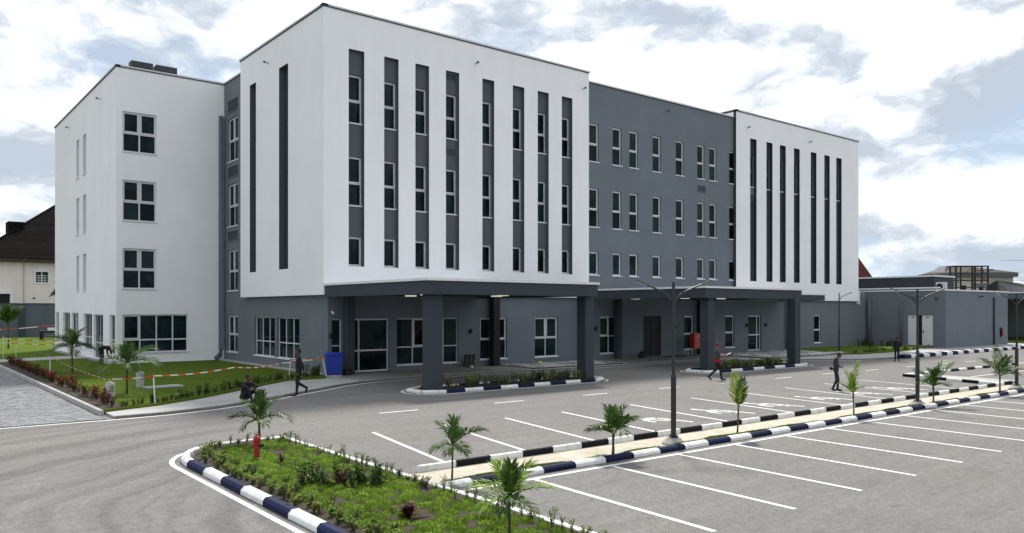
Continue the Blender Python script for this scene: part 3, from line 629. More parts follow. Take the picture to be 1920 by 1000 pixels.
# ------------------------------------------------------------------ vegetation builders
def frond_mesh(ln, droop, nl, lw, ll, seed, curl=.35):
    # frond in local frame: leaves along +x, up +z, with paired leaflets
    R = random.Random(seed); b = MB(); pts = []
    n = 10
    for i in range(n+1):
        t = i/n; pts.append(Vector((ln*(t-.12*droop*t*t), 0, ln*(.30*t-droop*t*t))))
    b.tube(pts, [.022*(1-.8*i/n)+.003 for i in range(n+1)], 5)
    for i in range(nl):
        t = .16+.84*i/(nl-1); k = min(int(t*n), n-1); p = pts[k].lerp(pts[k+1], t*n-k); d = (pts[k+1]-pts[k]).normalized()
        for s_ in (-1, 1):
            l = ll*(.55+.75*math.sin(math.pi*min(1, .15+.8*t)))*R.uniform(.85, 1.12); side = Vector((0, s_, 0)); up = Vector((-d.z, 0, d.x))
            dirv = (d*(.55+.5*t)+side*(.85-.25*t)+up*R.uniform(.15, .6)).normalized(); wv = dirv.cross(up).normalized()*lw*R.uniform(.8, 1.2)
            m1 = p+dirv*l*.5+up*l*.03; tip = p+dirv*l+Vector((0, 0, -l*curl*R.uniform(.5, 1.3)))
            b.quad(p-wv*.35, p+wv*.35, m1+wv, m1-wv); b.quad(m1-wv, m1+wv, tip)
    return b
PALMS = {}
def palm(x, y, zb, th, lean, fronds, lm, label, tr=.04, seed=1, lw=.022, ll=.34, sc_=1.0):
    t = empty('palm_tree', (x, y, zb), 0, label, 'palm', 'young palms'); R = random.Random(seed)
    top = Vector((lean[0], lean[1], th)); pts = [Vector((0, 0, -.10)), top*.33+Vector((.01, 0, 0)), top*.7, top, top+Vector((0, 0, .18))]
    MB().tube(pts, [tr*1.1, tr*.8, tr*.75, tr*.95, tr*.4], 9).build('trunk', M_trunk, t, smooth=True)
    t.scale = (sc_, sc_, sc_)
    for i, (s_, dp, el, ln, dr) in enumerate(fronds):
        d = (RGT*s_+FWD*dp); az = math.atan2(d.y, d.x)
        b = frond_mesh(ln, dr, int(9+ln*10), lw*1.05, ll*1.2*min(1.1, ln**.7), seed*31+i)
        M_ = Matrix.Translation(top+Vector((0, 0, .05)))@Matrix.Rotation(az, 4, 'Z')@Matrix.Rotation(-rad(el), 4, 'Y')@Matrix.Rotation(rad(R.uniform(-25, 25)), 4, 'X')
        o = b.build('frond', lm if R.random() < .75 else M_palmD, t, fixn=False); o.matrix_local = M_
    return t
std = lambda R_, n, ln, el0, el1, dr: [(math.cos(2*math.pi*i/n+R_.uniform(-.3, .3)), math.sin(2*math.pi*i/n+R_.uniform(-.3, .3)), R_.uniform(el0, el1), ln*R_.uniform(.8, 1.15), dr*R_.uniform(.7, 1.3)) for i in range(n)]
r1 = random.Random(21)
palm(7.4, 19.3, -.03, .68, (.0, .0), [(-1, 0, 15, .85, .45), (-.7, -.6, 50, .8, .3), (-.25, .3, 75, .85, .15), (.3, -.3, 72, .85, .18), (.8, .3, 50, .85, .3), (1, -.2, 18, 1.0, .55), (.5, -.8, 15, .75, .6), (-.6, -.9, 0, .65, .6), (-.4, .9, 30, .8, .4)], M_palmD, 'dark green palm behind the red hydrant at the bed tip', seed=2, tr=.045, sc_=0.8)
palm(8.95, 13.15, -.1, .95, (.03, 0), [(-.8, 0, 55, .75, .3), (-.4, .3, 78, .75, .12), (.35, -.2, 70, .75, .2), (1, -.1, 35, 1.0, .45), (-1, -.4, 5, .6, .6), (.6, -.7, 5, .55, .7), (.3, .9, 40, .7, .4), (-.2, -1, 10, .6, .7)], M_palmD, 'slender palm at the near end of the sandy median', seed=3, tr=.035, sc_=0.7)
palm(7.16, 9.05, -.03, .90, (0, 0), [(-1, 0, 28, .85, .45), (-.75, -.5, 5, .8, .6), (-.5, .3, 65, .85, .25), (.1, .4, 80, .8, .1), (.6, .2, 55, .95, .3), (1, -.1, 25, 1.0, .45), (1, -.7, -5, .85, .55), (.3, -1, 20, .7, .6), (-.3, -1, 10, .7, .7), (.4, 1, 40, .8, .4)], M_palmB, 'bright green palm nearest the viewer in the planted bed', seed=4, tr=.045, lw=.024, sc_=.62)
palm(13.35, 13.0, -.08, .55, (.02, 0), std(r1, 9, .78, 8, 45, .4)+[(0, .3, 85, .7, .05), (-.5, 0, 65, .75, .2), (.5, 0, 62, .75, .2)], M_palmD, 'bushy round-crowned palm on the median left of the nearest lamp', seed=5, tr=.045, sc_=0.84)
palm(18.1, 13.0, -.08, .72, (.06, 0), [(-.25, 0, 80, .72, .06), (.15, .1, 84, .95, .05), (.35, -.1, 72, .80, .10), (-.1, .3, 88, .85, .04), (.3, .2, 62, .55, .25)], M_palmY, 'narrow upright yellow-green palm right of the nearest lamp', seed=6, tr=.03, lw=.024, ll=.26, sc_=.92)
palm(24.1, 12.95, -.08, .85, (-.05, 0), [(-.9, 0, 60, .85, .15), (.55, 0, 68, 1.1, .08), (-.3, 0, 75, .7, .15), (.9, .2, 40, .5, .5), (-.6, -.8, 30, .5, .5), (.2, .8, 50, .6, .3), (-1, .2, 35, .6, .3)], M_palmB, 'V-shaped palm on the median before the man in the dark jacket', seed=7, tr=.035, ll=.28, sc_=0.82)
palm(29.4, 12.85, -.08, .62, (0, 0), [(.95, 0, 38, 1.15, .15), (.7, .3, 52, 1.0, .2), (-1, 0, 45, .9, .35), (-.8, -.4, 20, .9, .45), (.4, -.8, 20, .6, .5), (-.3, .5, 70, .6, .2), (.2, -.3, 75, .6, .2)], M_palmD, 'palm leaning right beside the second lamp post', seed=8, tr=.04, sc_=0.95)
palm(35.3, 12.85, -.08, .75, (0, 0), [(-1, 0, 42, 1.1, .3), (-.4, .2, 75, 1.25, .1), (.1, 0, 82, 1.3, .08), (.6, .2, 60, 1.0, .3), (1, -.2, 30, 1.0, .5), (.6, -.8, 20, .8, .5), (-.6, -.8, 20, .8, .5)], M_palmD, 'tall-crowned palm beside the lamp post at the right edge', seed=9, tr=.045, ll=.4, sc_=0.86)
palm(7.6, 33.5, .0, 1.35, (0, 0), [(-1, 0, 25, 1.3, .75), (-.6, .4, 55, 1.0, .4), (.9, .2, 35, 1.25, .35), (1, 0, 12, 1.3, .5), (.5, -.6, 10, 1.0, .7), (-.5, -.6, 10, 1.0, .75), (.1, .3, 80, .8, .2), (-.2, .9, 30, 1.0, .6)], M_palmD, 'drooping palm on the lawn near the white marker posts', seed=10, tr=.055, ll=.45, lw=.03, sc_=0.86)
palm(7.9, 46.3, .0, 1.45, (0, 0), [(-1, 0, 40, 1.4, .5), (-.4, .3, 70, 1.1, .3), (.6, .2, 62, 1.2, .3), (1, 0, 12, 1.5, .6), (-.6, -.7, 15, 1.1, .7), (.6, -.7, 10, 1.1, .7), (0, .9, 50, 1.0, .4)], M_palmD, 'palm on the lawn in front of the wing glass doors', seed=11, tr=.055, ll=.45, lw=.035, sc_=0.86)
palm(8.6, 78, .0, 2.0, (0, 0), std(r1, 7, 1.5, 25, 60, .35)+[(0, 0.2, 85, 1.4, .05), (-.4, .1, 75, 1.4, .1)], M_palmD, 'far palm on the back lawn before the grey boundary wall', seed=12, tr=.07, ll=.5, lw=.05)

def shrub_mesh(name, seed, h, r, n, lw, ll, upright=.6, stems=5):
    R = random.Random(seed); b = MB()
    for s_ in range(stems):
        a = R.uniform(0, 6.28); q = R.uniform(.1, .6)*r; tip = Vector((math.cos(a)*q*1.4, math.sin(a)*q*1.4, h*R.uniform(.75, 1.0))); base = Vector((math.cos(a)*q*.3, math.sin(a)*q*.3, 0))
        b.tube([base, base.lerp(tip, .5)+Vector((0, 0, .02)), tip], [.009, .007, .003], 4, mi=1, caps=False)
        for k in range(n//stems):
            t = R.uniform(.15, 1.0); p = base.lerp(tip, t); az = R.uniform(0, 6.28); d = Vector((math.cos(az), math.sin(az), R.uniform(upright-.5, upright+.6))).normalized()
            l = ll*R.uniform(.6, 1.2); wv = d.cross(Vector((0, 0, 1))).normalized()*lw*R.uniform(.7, 1.2); m1 = p+d*l*.5; tp = p+d*l-Vector((0, 0, l*.2))
            b.quad(p, m1+wv, tp, m1-wv)
    me = b.mesh(name); me.polygons.foreach_set('material_index', b.m); return me
def shrub_kind(seed, h, r, n, lw, ll, lm, upright=.6, stems=5, nvar=4):
    out = []
    for k in range(nvar):
        me = shrub_mesh('shrub_leaves', seed+k, h*random.uniform(.85, 1.15), r, n, lw, ll, upright, stems); me.materials.append(lm); me.materials.append(M_trunk); out.append(me)
    return out
def plant(meshes, x, y, z, sc, name, label, cat, group):
    me = random.choice(meshes); o = link(name, me); o.location = (x, y, z); o.rotation_euler = (random.uniform(-.12, .12), random.uniform(-.12, .12), random.uniform(0, 6.28)); o.scale = (sc, sc, sc*random.uniform(.85, 1.15)); return tag(o, label, cat, group)
K_hedge = shrub_kind(100, .21, .17, 110, .016, .075, M_leafA, .7, 8)
K_dark = shrub_kind(120, .34, .18, 80, .018, .085, M_leafD, .6, 6)
K_red = shrub_kind(140, .45, .30, 150, .026, .11, M_leafR, .5, 9)
K_spiky = shrub_kind(160, .34, .11, 44, .011, .12, M_leafA, 1.1, 3)
def along(pts, step, jit, fn):
    P = [Vector((*p, 0)) for p in pts]; acc = 0
    for a, b in zip(P[:-1], P[1:]):
        L_ = (b-a).length; d = (b-a)/L_
        while acc < L_:
            q = a+d*acc; fn(q.x+random.uniform(-jit, jit), q.y+random.uniform(-jit, jit)); acc += step*random.uniform(.8, 1.25)
        acc -= L_
along([(6.4, 29.2), (7.75, 29.75), (9.55, 31.1), (11.6, 33.05), (13.35, 34.7), (14.9, 36.05), (16.4, 36.35)], .21, .09, lambda x, y: plant(K_dark if random.random() < .55 else K_hedge, x, y, .02, random.uniform(.8, 1.25), 'hedge_plant', 'small hedge plant in the row along the lawn edge by the pavement', 'shrub', 'hedge plants along the lawn edge'))
along([(16.2, 36.3), (17.1, 36.6), (17.15, 37.6)], .22, .12, lambda x, y: plant(K_dark, x, y, .02, random.uniform(1.2, 1.7), 'hedge_plant', 'denser dark shrub at the lawn corner beside the blue bin', 'shrub', 'shrubs by the blue bin'))
along([(6.2, 29.3), (6.25, 46), (6.3, 56)], .62, .08, lambda x, y: plant(K_red if random.random() < .8 else K_dark, x, y, .03, random.uniform(.8, 1.25), 'red_shrub', 'red-leaved shrub in the soil bed along the paved yard', 'shrub', 'red shrubs along the paved yard'))
along([(5.68, 6), (5.68, 17.6), (5.9, 18.7), (6.4, 19.4)], .22, .10, lambda x, y: plant(K_hedge, x, y, -.03, random.uniform(.65, 1.05), 'hedge_plant', 'low leafy plant along the navy and white kerb of the bed', 'shrub', 'plants along the striped kerb of the bed'))
along([(5.95, 5), (5.95, 15), (5.9, 17.8)], .34, .12, lambda x, y: plant(K_hedge if random.random() < .6 else K_dark, x, y, -.03, random.uniform(.5, .85), 'hedge_plant', 'low leafy plant along the navy and white kerb of the bed', 'shrub', 'plants along the striped kerb of the bed'))
along([(6.3, 19.45), (7.2, 19.6), (8.05, 19.5), (8.05, 14), (8.0, 5)], .25, .05, lambda x, y: plant(K_spiky if random.random() < .6 else K_hedge, x, y, -.03, random.uniform(.6, .95), 'hedge_plant', 'thin upright plant along the plain white kerb of the bed', 'shrub', 'plants along the plain white kerb of the bed'))
for (x0, x1, yy, lb, gp) in ((18.8, 26.8, 28.35, 'thin upright plant in the island under the first canopy', 'plants in the first canopy island'), (36.8, 43.6, 27.75, 'thin upright plant in the island under the second canopy', 'plants in the second canopy island')):
    for k in range(84):
        plant(K_spiky if random.random() < .6 else K_dark, random.uniform(x0, x1), yy+random.uniform(-.55, .45), -.06, random.uniform(.9, 1.45), 'island_plant', lb, 'plant', gp)
for k in range(45):
    plant(K_hedge, random.uniform(57, 71), 30.7+random.uniform(-.1, .25)+max(0, random.random()-.2)*.2, .03, random.uniform(.9, 1.4), 'border_plant', 'low plant bordering the grass strip by the annex', 'plant', 'plants bordering the far grass strip')
for k in range(10):
    plant(K_dark, random.uniform(66, 71), random.uniform(34, 36.5), .03, random.uniform(1.6, 2.4), 'border_plant', 'darker shrub on the grass strip against the grey wall', 'plant', 'shrubs against the far grey wall')
# strap-leaved accent plants
def strap_plant(x, y, n, ln, wd, lm, label, el=(25, 80), seed=1, name='cordyline_plant'):
    t = empty(name, (x, y, -.03), 0, label, 'plant'); R = random.Random(seed)
    for i in range(n):
        az = 2*math.pi*i/n*1.618+R.uniform(-.3, .3); e_ = rad(R.uniform(*el)); l = ln*R.uniform(.7, 1.15); b = MB(); L_, R_ = [], []
        for k in range(5):
            q = k/4; c = Vector((l*q*math.cos(e_)*(1+.2*q), 0, l*q*math.sin(e_)-l*.30*q*q)); wv = wd*(math.sin(math.pi*min(1, .12+.88*q))+.12)*(1 if k < 4 else 0); L_.append(c+Vector((0, wv, wv*.5))); R_.append(c+Vector((0, -wv, wv*.5)))
        for k in range(4): b.quad(L_[k], R_[k], R_[k+1], L_[k+1])
        o = b.build('leaf', lm, t, fixn=False); o.rotation_euler = (0, 0, az)
    return t
strap_plant(6.62, 10.95, 13, .36, .055, M_leafP, 'burgundy broad-leaved plant in the near bed, in open grass', seed=3, el=(28, 82))
strap_plant(6.86, 16.6, 9, .30, .028, M_leafP, 'small dark burgundy plant right of the red hydrant', seed=4, el=(50, 85))
CL = Vector((6.75, 13.75, 0))
def at_clump(a, d): p = CL+RGT*a+FWD*d; return p.x, p.y
strap_plant(*at_clump(.12, 0), 18, .52, .026, M_leafP, 'brownish spiky plant in the middle clump of the bed', seed=5, el=(30, 78))
strap_plant(*at_clump(-.38, .05), 20, .50, .028, M_palmD, 'dark green spiky plant at the left of the middle clump', seed=6)
strap_plant(*at_clump(.55, .08), 18, .48, .028, M_leafD, 'dark green spiky plant at the right of the middle clump', seed=7)
for k, (a_, d_) in enumerate(((-.62, -.05), (-.5, .12), (-.2, -.1), (0, .15), (.3, -.06), (.4, .15), (.7, -.02), (.8, .15))): plant(K_dark, *at_clump(a_, d_), -.03, random.uniform(1.1, 1.5), 'clump_plant', 'leafy filler plant within the dark middle clump of the bed', 'plant', 'fillers of the middle clump')
# grass: mounded ground cover in the bed, short turf on the lawn
def inside(pts, x, y):
    c = False; j = len(pts)-1
    for i in range(len(pts)):
        if (pts[i][1] > y) != (pts[j][1] > y) and x < (pts[j][0]-pts[i][0])*(y-pts[i][1])/(pts[j][1]-pts[i][1])+pts[i][0]: c = not c
        j = i
    return c
def blades(name, X, Y, Z, H, Wd, lean, m, parent=None):
    n = len(X); az = np.random.rand(n)*2*np.pi; la = np.random.rand(n)*2*np.pi; le = np.abs(np.random.randn(n))*lean
    v = np.zeros((n, 3, 3)); dx = np.cos(az)*Wd/2; dy = np.sin(az)*Wd/2
    v[:, 0] = np.stack([X-dx, Y-dy, Z], 1); v[:, 1] = np.stack([X+dx, Y+dy, Z], 1); v[:, 2] = np.stack([X+np.cos(la)*le*H, Y+np.sin(la)*le*H, Z+H], 1)
    me = bpy.data.meshes.new(name); me.vertices.add(3*n); me.vertices.foreach_set('co', v.reshape(-1)); me.loops.add(3*n); me.loops.foreach_set('vertex_index', np.arange(3*n)); me.polygons.add(n); me.polygons.foreach_set('loop_start', np.arange(0, 3*n, 3)); me.polygons.foreach_set('loop_total', np.full(n, 3)); me.update(); me.validate(); me.materials.append(m)
    o = link(name, me, parent); return o
# mounds
R = np.random.RandomState(5); mx = R.uniform(5.75, 8.15, 900); my = R.uniform(6.0, 19.6, 900)
ok = np.array([inside([(5.8, 2), (5.8, 17.5), (6.05, 18.7), (6.6, 19.4), (8.05, 19.45), (8.05, 2)], a, c) for a, c in zip(mx, my)]); mx, my = mx[ok], my[ok]
mh = R.uniform(.045, .095, len(mx)); mr = R.uniform(.10, .17, len(mx))
keep = []
for i in range(len(mx)):                              # spread the clumps so that gaps stay between them
    if all((mx[i]-mx[j])**2+(my[i]-my[j])**2 > (.13 if my[i] > 5 else .2)**2 for j in keep) and R.rand() > .05: keep.append(i)
mx, my, mh, mr = mx[keep], my[keep], mh[keep], mr[keep]
gx = np.arange(5.72, 8.2, .024); gy = np.arange(5.9, 19.55, .03); GX, GY = np.meshgrid(gx, gy); GZ = np.full(GX.shape, -.032)
for a, c, h, r in zip(mx, my, mh, mr):
    i0, i1 = np.searchsorted(gx, (a-r, a+r)); j0, j1 = np.searchsorted(gy, (c-r, c+r)); sx, sy = GX[j0:j1, i0:i1], GY[j0:j1, i0:i1]
    q = ((sx-a)**2+(sy-c)**2)/r**2; GZ[j0:j1, i0:i1] = np.maximum(GZ[j0:j1, i0:i1], -.04+h*np.sqrt(np.clip(1-q, 0, 1))*(1+.25*R.randn(*q.shape)*.6))
nx_, ny_ = len(gx), len(gy); idx = np.arange(nx_*ny_).reshape(ny_, nx_)
mb = MB(); mb.v = [tuple(p) for p in np.stack([GX.ravel(), GY.ravel(), GZ.ravel()], 1)]
bedpoly = [(5.7, 2), (5.7, 17.5), (6.0, 18.75), (6.6, 19.45), (8.1, 19.5), (8.1, 2)]
for j in range(ny_-1):
    for i in range(nx_-1):
        if j*0.03+5.9 < 17.3 or inside(bedpoly, gx[i], gy[j]): mb.f.append((idx[j, i], idx[j, i+1], idx[j+1, i+1], idx[j+1, i])); mb.m.append(0)
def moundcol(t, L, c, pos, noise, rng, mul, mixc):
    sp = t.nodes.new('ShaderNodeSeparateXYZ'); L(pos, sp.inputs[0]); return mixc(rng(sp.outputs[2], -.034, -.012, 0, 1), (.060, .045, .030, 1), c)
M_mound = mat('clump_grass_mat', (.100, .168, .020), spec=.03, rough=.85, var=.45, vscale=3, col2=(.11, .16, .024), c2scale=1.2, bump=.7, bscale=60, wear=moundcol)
tag(mb.build('ground_cover_clumps', M_mound, fixn=False, smooth=True), 'mounded clumps of bright green ground cover filling the foreground bed', 'grass', kind='stuff')
bx, by, bz, bh = [], [], [], []
for a, c, h, r in zip(mx, my, mh, mr):
    n = int(130*min(1.5, (14/max(c, 8))**1.0)); q = np.sqrt(R.rand(n))*r*1.05; t = R.rand(n)*6.283
    bx.append(a+q*np.cos(t)); by.append(c+q*np.sin(t)); bz.append(-.04+h*np.sqrt(np.clip(1-(q/r)**2, 0, 1))); bh.append(np.full(n, .035)*R.uniform(.6, 1.4, n))
tag(blades('ground_cover_grass', np.concatenate(bx), np.concatenate(by), np.concatenate(bz)-.006, np.concatenate(bh), .010, .9, M_grassA), 'fine bright green grass blades over the clumps of the foreground bed', 'grass', kind='stuff')
n = 60000; X = R.uniform(5.9, 17.2, n); Y = 28.8+(52.2-28.8)*R.rand(n)**1.5
lp = lawn_pts[:9]+[(5.9, 52.3)]; ok = np.array([inside(lp, a, c) and not (a < 6.6) for a, c in zip(X, Y)]); X, Y = X[ok], Y[ok]
tag(blades('lawn_grass', X, Y, np.full(len(X), .015), R.uniform(.008, .02, len(X)), .03, 1.0, M_grassB), 'short mown grass blades covering the lawn before the wing', 'grass', kind='stuff')
n = 60000; X = R.uniform(8.6, 40, n); wv_ = .10+.11*(np.sin(X*1.9)+np.sin(X*.73+1)+.8*np.sin(X*4.1))+.04*R.randn(n); tq = R.rand(n); Y = 12.85+tq*np.clip(wv_, 0, .5); dens = wv_ > .015
tag(blades('median_grass', X[dens], Y[dens], (-.125+.10*np.sqrt(np.clip(1-tq, 0, 1)))[dens], R.uniform(.025, .055, dens.sum()), .02, .8, M_grassA), 'thin strip of grass along the median kerb', 'grass', kind='stuff')

# ------------------------------------------------------------------ site objects
hy = empty('fire_hydrant', (6.6, 17.35, -.03), rad(-38), 'red fire hydrant standing in the tip of the planted bed', 'hydrant'); hy.scale = (.85, .85, .85)
MB().lathe((0, 0, 0), [(.11, 0), (.11, .03), (.075, .05), (.07, .40), (.09, .41), (.09, .44), (.075, .45)], 14).build('barrel', M_red, hy)
MB().lathe((0, 0, 0), [(.085, .45), (.10, .50), (.10, .54), (.07, .60), (.03, .63), (.03, .66)], 14).build('bonnet', M_red, hy)
MB().tube([(.05, 0, .37), (.17, 0, .37)], .045, 10).build('outlet', M_black, hy); MB().tube([(-.05, 0, .37), (-.14, 0, .37)], .035, 10).build('outlet', M_red, hy); MB().tube([(0, -.05, .33), (0, -.15, .33)], .055, 10).build('outlet', M_red, hy)
bn = empty('wheelie_bin', (17.72, 36.35, -.06), rad(-20), 'blue plastic wheelie bin at the corner of the grey wall', 'bin')
b = MB(); b.v = [(-.34, -.3, .14), (.34, -.3, .14), (.34, .3, .14), (-.34, .3, .14), (-.42, -.38, 1.08), (.42, -.38, 1.08), (.42, .38, 1.08), (-.42, .38, 1.08)]; b.f = [(3, 2, 1, 0), (4, 5, 6, 7), (0, 1, 5, 4), (1, 2, 6, 5), (2, 3, 7, 6), (3, 0, 4, 7)]; b.m = [0]*6; b.build('body', M_bin, bn, bevel=.03)
b = MB(); b.box(-.48, .48, -.44, .46, 1.08, 1.14); b.v += []; b.build('rim', M_bin, bn, bevel=.015)
b = MB(); b.v = [(-.47, -.43, 1.14), (.47, -.43, 1.14), (.47, .45, 1.14), (-.47, .45, 1.14), (-.36, -.32, 1.22), (.36, -.32, 1.22), (.36, .36, 1.22), (-.36, .36, 1.22)]; b.f = [(3, 2, 1, 0), (4, 5, 6, 7), (0, 1, 5, 4), (1, 2, 6, 5), (2, 3, 7, 6), (3, 0, 4, 7)]; b.m = [0]*6; b.build('lid', M_bin, bn, bevel=.02)
for s_ in (-1, 1): MB().tube([(s_*.30, .34, .12), (s_*.38, .34, .12)], .12, 14).build('wheel', M_black, bn)
MB().box(-.34, .34, -.3, .3, 0.0, .12).build('concrete_block', M_conc, bn)
bx_ = empty('black_box', (18.45, 36.35, 0), 0, 'small black box on the pavement beside the blue bin', 'box'); MB().box(-.2, .2, -.15, .15, 0, .26).build('body', M_black, bx_, bevel=.02); MB().box(-.21, .21, -.16, .16, .262, .30).build('lid', M_black, bx_, bevel=.01)
pl = empty('wooden_pallet', (26.35, 37.1, .01), 0, 'weathered wooden pallet leaning against the porch wall', 'pallet')
for i in range(5): z = .06+i*.145; MB().obox((0, -.30+.25*z/.8, z), (1, 0, 0), (0, .95, .3), (0, -.3, .95), .32, .012, .05).build('plank', M_wood, pl)
for s_ in (-.3, 0, .3): MB().obox((s_, -.14, .38), (1, 0, 0), (0, .95, .3), (0, -.3, .95), .03, .05, .38).build('bearer', M_wood, pl)
rg = empty('bundled_rag', (26.2, 36.5, .01), 0, 'pale rag bundle on the floor in front of the pallet', 'rag'); MB().lathe((0, 0, 0), [(.05, 0), (.12, .03), (.10, .08), (.04, .12)], 7).build('bundle', M_tapew, rg)
yb_ = empty('yellow_helmet', (31.0, 36.2, .04), 0, 'yellow hard hat lying on the crazy paving', 'helmet'); MB().lathe((0, 0, 0), [(.16, 0), (.15, .03), (.13, .1), (.07, .15), (.01, .165)], 14).build('shell', M_yel, yb_, smooth=True); MB().lathe((.03, 0, 0), [(.19, .0), (.19, .012)], 14).build('brim', M_yel, yb_)
rc = empty('hose_cabinet', (45.55, 36.2, 0), 0, 'red fire hose cabinet on legs under the second canopy', 'cabinet')
MB().box(-.42, .42, -.2, .2, .5, 1.6).build('body', M_cab, rc, bevel=.015); dd = MB().box(-.39, .39, -.222, -.203, .53, 1.57).build('door', M_cab, rc); MB().box(-.03, .03, -.25, -.224, 1.35, 1.45).build('handle', M_tapew, dd)
for sx in (-.38, .38):
    for sy in (-.16, .16): MB().box(sx-.025, sx+.025, sy-.025, sy+.025, 0, .5).build('leg', M_black, rc)
db = empty('black_bag', (40.6, 36.8, .0), 0, 'dark bag slumped against the wall left of the dark double door', 'bag'); MB().lathe((0, 0, 0), [(.2, 0), (.26, .08), (.24, .28), (.12, .40), (.05, .46)], 9).build('body', M_black, db); MB().tube([(-.1, 0, .4), (0, 0, .56), (.1, 0, .4)], .015, 6).build('handle', M_black, db)
mt = empty('door_mat', (43.5, 36.4, .01), 0, 'dark mat on the porch floor before the dark double door', 'mat'); MB().box(-.7, .7, -.45, .45, 0, .03).build('pad', M_black, mt); MB().box(-.74, .74, -.49, .49, 0, .012).build('edging', M_steel, mt)
for i, (x, y, lb) in enumerate(((8.68, 36.0, 'pale marker post standing in the lawn behind the barrier tape'), (6.55, 31.3, 'pale marker post at the lawn corner wound with barrier tape'))):
    t = empty('marker_post', (x, y, 0), rad(20), lb, 'post', 'pale marker posts'); MB().box(-.12, .12, -.12, .12, 0, .64).build('shaft', M_post, t, bevel=.015); MB().box(-.09, .09, -.09, .09, .642, .69).build('cap', M_post, t, bevel=.02)
    for k in range(3): MB().box(-.08, .08, -.125, -.1205, .36+.08*k, .40+.08*k).build('engraved_band', M_vent, t)
sl = empty('concrete_cover', (9.4, 35.25, .02), rad(10), 'flat pale concrete cover slab set in the lawn', 'slab'); MB().box(-.75, .75, -.3, .3, 0, .07).build('slab', M_conc, sl, bevel=.01); MB().box(-.5, .5, -.2, .2, .071, .08).build('lid', M_post, sl)
# stakes and barrier tape
def stake(x, y, h, label, lx=0, ly=0):
    t = empty('tape_stake', (x, y, 0), 0, label, 'stake', 'stakes carrying barrier tape'); MB().tube([(0, 0, -.02), (lx, ly, h)], .022, 6).build('rod', M_tapew, t); MB().tube([(lx*.97, ly*.97, h-.08), (lx, ly, h+.02)], .028, 6).build('tape_wrap', M_taper, t)
stake(7.6, 29.5, 1.0, 'white stake at the lawn front carrying barrier tape', -.05, 0)
stake(17.2, 36.1, .95, 'bent white stake leaning by the blue bin', -.18, .1); stake(16.1, 38.0, .8, 'short white stake on the lawn near the wall corner', .05, 0)
stake(6.5, 43.6, 1.1, 'white stake with orange top among the red shrubs'); stake(6.6, 62.5, 1.6, 'white stake at the left edge beside the foot path'); stake(7.6, 64.8, 1.3, 'second white stake at the far end of the paved yard')
def tape(pts, label, wd=.045, seg=.42):
    t = empty('barrier_tape', pts[0], 0, label, 'tape', 'red and white barrier tape'); O = Vector(pts[0]); P = [Vector(p)-O for p in pts]; i = 0
    fine = []
    for a, b in zip(P[:-1], P[1:]):
        n = max(1, int((b-a).length/seg))
        for k in range(n): fine.append(a.lerp(b, k/n)-Vector((0, 0, .10*math.sin(math.pi*k/n)*min(1, (b-a).length/6))))
    fine.append(P[-1])
    for a, b in zip(fine[:-1], fine[1:]):
        u = Vector((0, 0, wd/2)); tw = Vector((.02, .0, 0)); MB().quad(a-u, b-u+tw, b+u, a+u-tw).build('tape_length', (M_tapew, M_taper)[i % 2], t, fixn=False); i += 1
tape([(6.62, 31.2, .8), (7.55, 29.5, .98), (11.3, 32.2, .95), (15.0, 36.3, .75), (17.05, 36.2, .93), (16.15, 38, .80)], 'barrier tape sagging along the lawn front from post to bin')
tape([(6.55, 31.2, .75), (6.5, 43.6, 1.05), (7.55, 64.8, 1.25)], 'barrier tape running back along the red shrubs')
tape([(6.6, 62.5, 1.35), (10.5, 63.5, 1.1), (11.2, 64, 1.05)], 'barrier tape strung across the back lawn to the wing', .06); tape([(6.6, 62.3, 1.1), (11.2, 63.4, .8)], 'lower barrier tape across the back lawn', .05)
tape([(9, 104, 1.0), (16, 104, 1.5), (26, 104, .9)], 'distant barrier tape in front of the grey boundary wall', .09, 1.6)
tb = empty('low_table', (15.2, 100, 0), 0, 'dark low table on the back lawn before the boundary wall', 'table'); MB().box(-1.3, 1.3, -.7, .7, .75, .95).build('top', M_black, tb)
for sx in (-1.1, 1.1):
    for sy in (-.5, .5): MB().box(sx-.1, sx+.1, sy-.1, sy+.1, 0, .75).build('leg', M_black, tb)
MB().box(-1.0, 1.0, -.5, .5, .2, .3).build('shelf', M_black, tb); MB().box(-.5, .9, -.3, .3, .952, 1.25).build('pale_crate', M_tapew, tb)

# ------------------------------------------------------------------ neighbours
pw = empty('boundary_wall', (15, 110, 0), 0, 'tall blue-grey boundary wall at the far left', 'wall')
for i in range(9):
    x = -30+i*9.5; MB().box(x+.35, x+9.15, -.12, .12, 0, 3.9).build('panel', M_hedge, pw); MB().box(x-.34, x+.34, -.25, .25, 0, 4.0).build('pier', M_dark, pw); MB().box(x+.35, x+9.15, -.2, .2, 3.902, 4.02).build('coping', M_dark, pw)
hs = empty('neighbour_house', (10, 128, 0), 0, 'cream neighbour house with steep dark brown roof behind the wall', 'house')
b = MB(); wall(b, PY(0), .8, 30, 0, 10.4, [(7.35, 8.85, 7.05, 8.5), (1.2, 4.3, 2.0, 5.4)], .3); b.quad((30, 0, 0), (30, 22, 0), (30, 22, 10.4), (30, 0, 10.4)); b.quad((.8, 0, 0), (.8, 22, 0), (.8, 22, 10.4), (.8, 0, 10.4)); b.build('wall', M_cream, hs)
wn = MB(); P = PY(0)
for q in ((7.15, 7.35, 6.85, 8.7), (8.85, 9.05, 6.85, 8.7), (7.35, 8.85, 6.85, 7.05), (7.35, 8.85, 8.5, 8.7)): wn.box(q[0], q[1], -.12, .25, q[2], q[3], P=P)
for k in (1, 3): wn.box(7.35+k*.375-.03, 7.35+k*.375+.03, .1, .2, 7.05, 8.05, P=P)
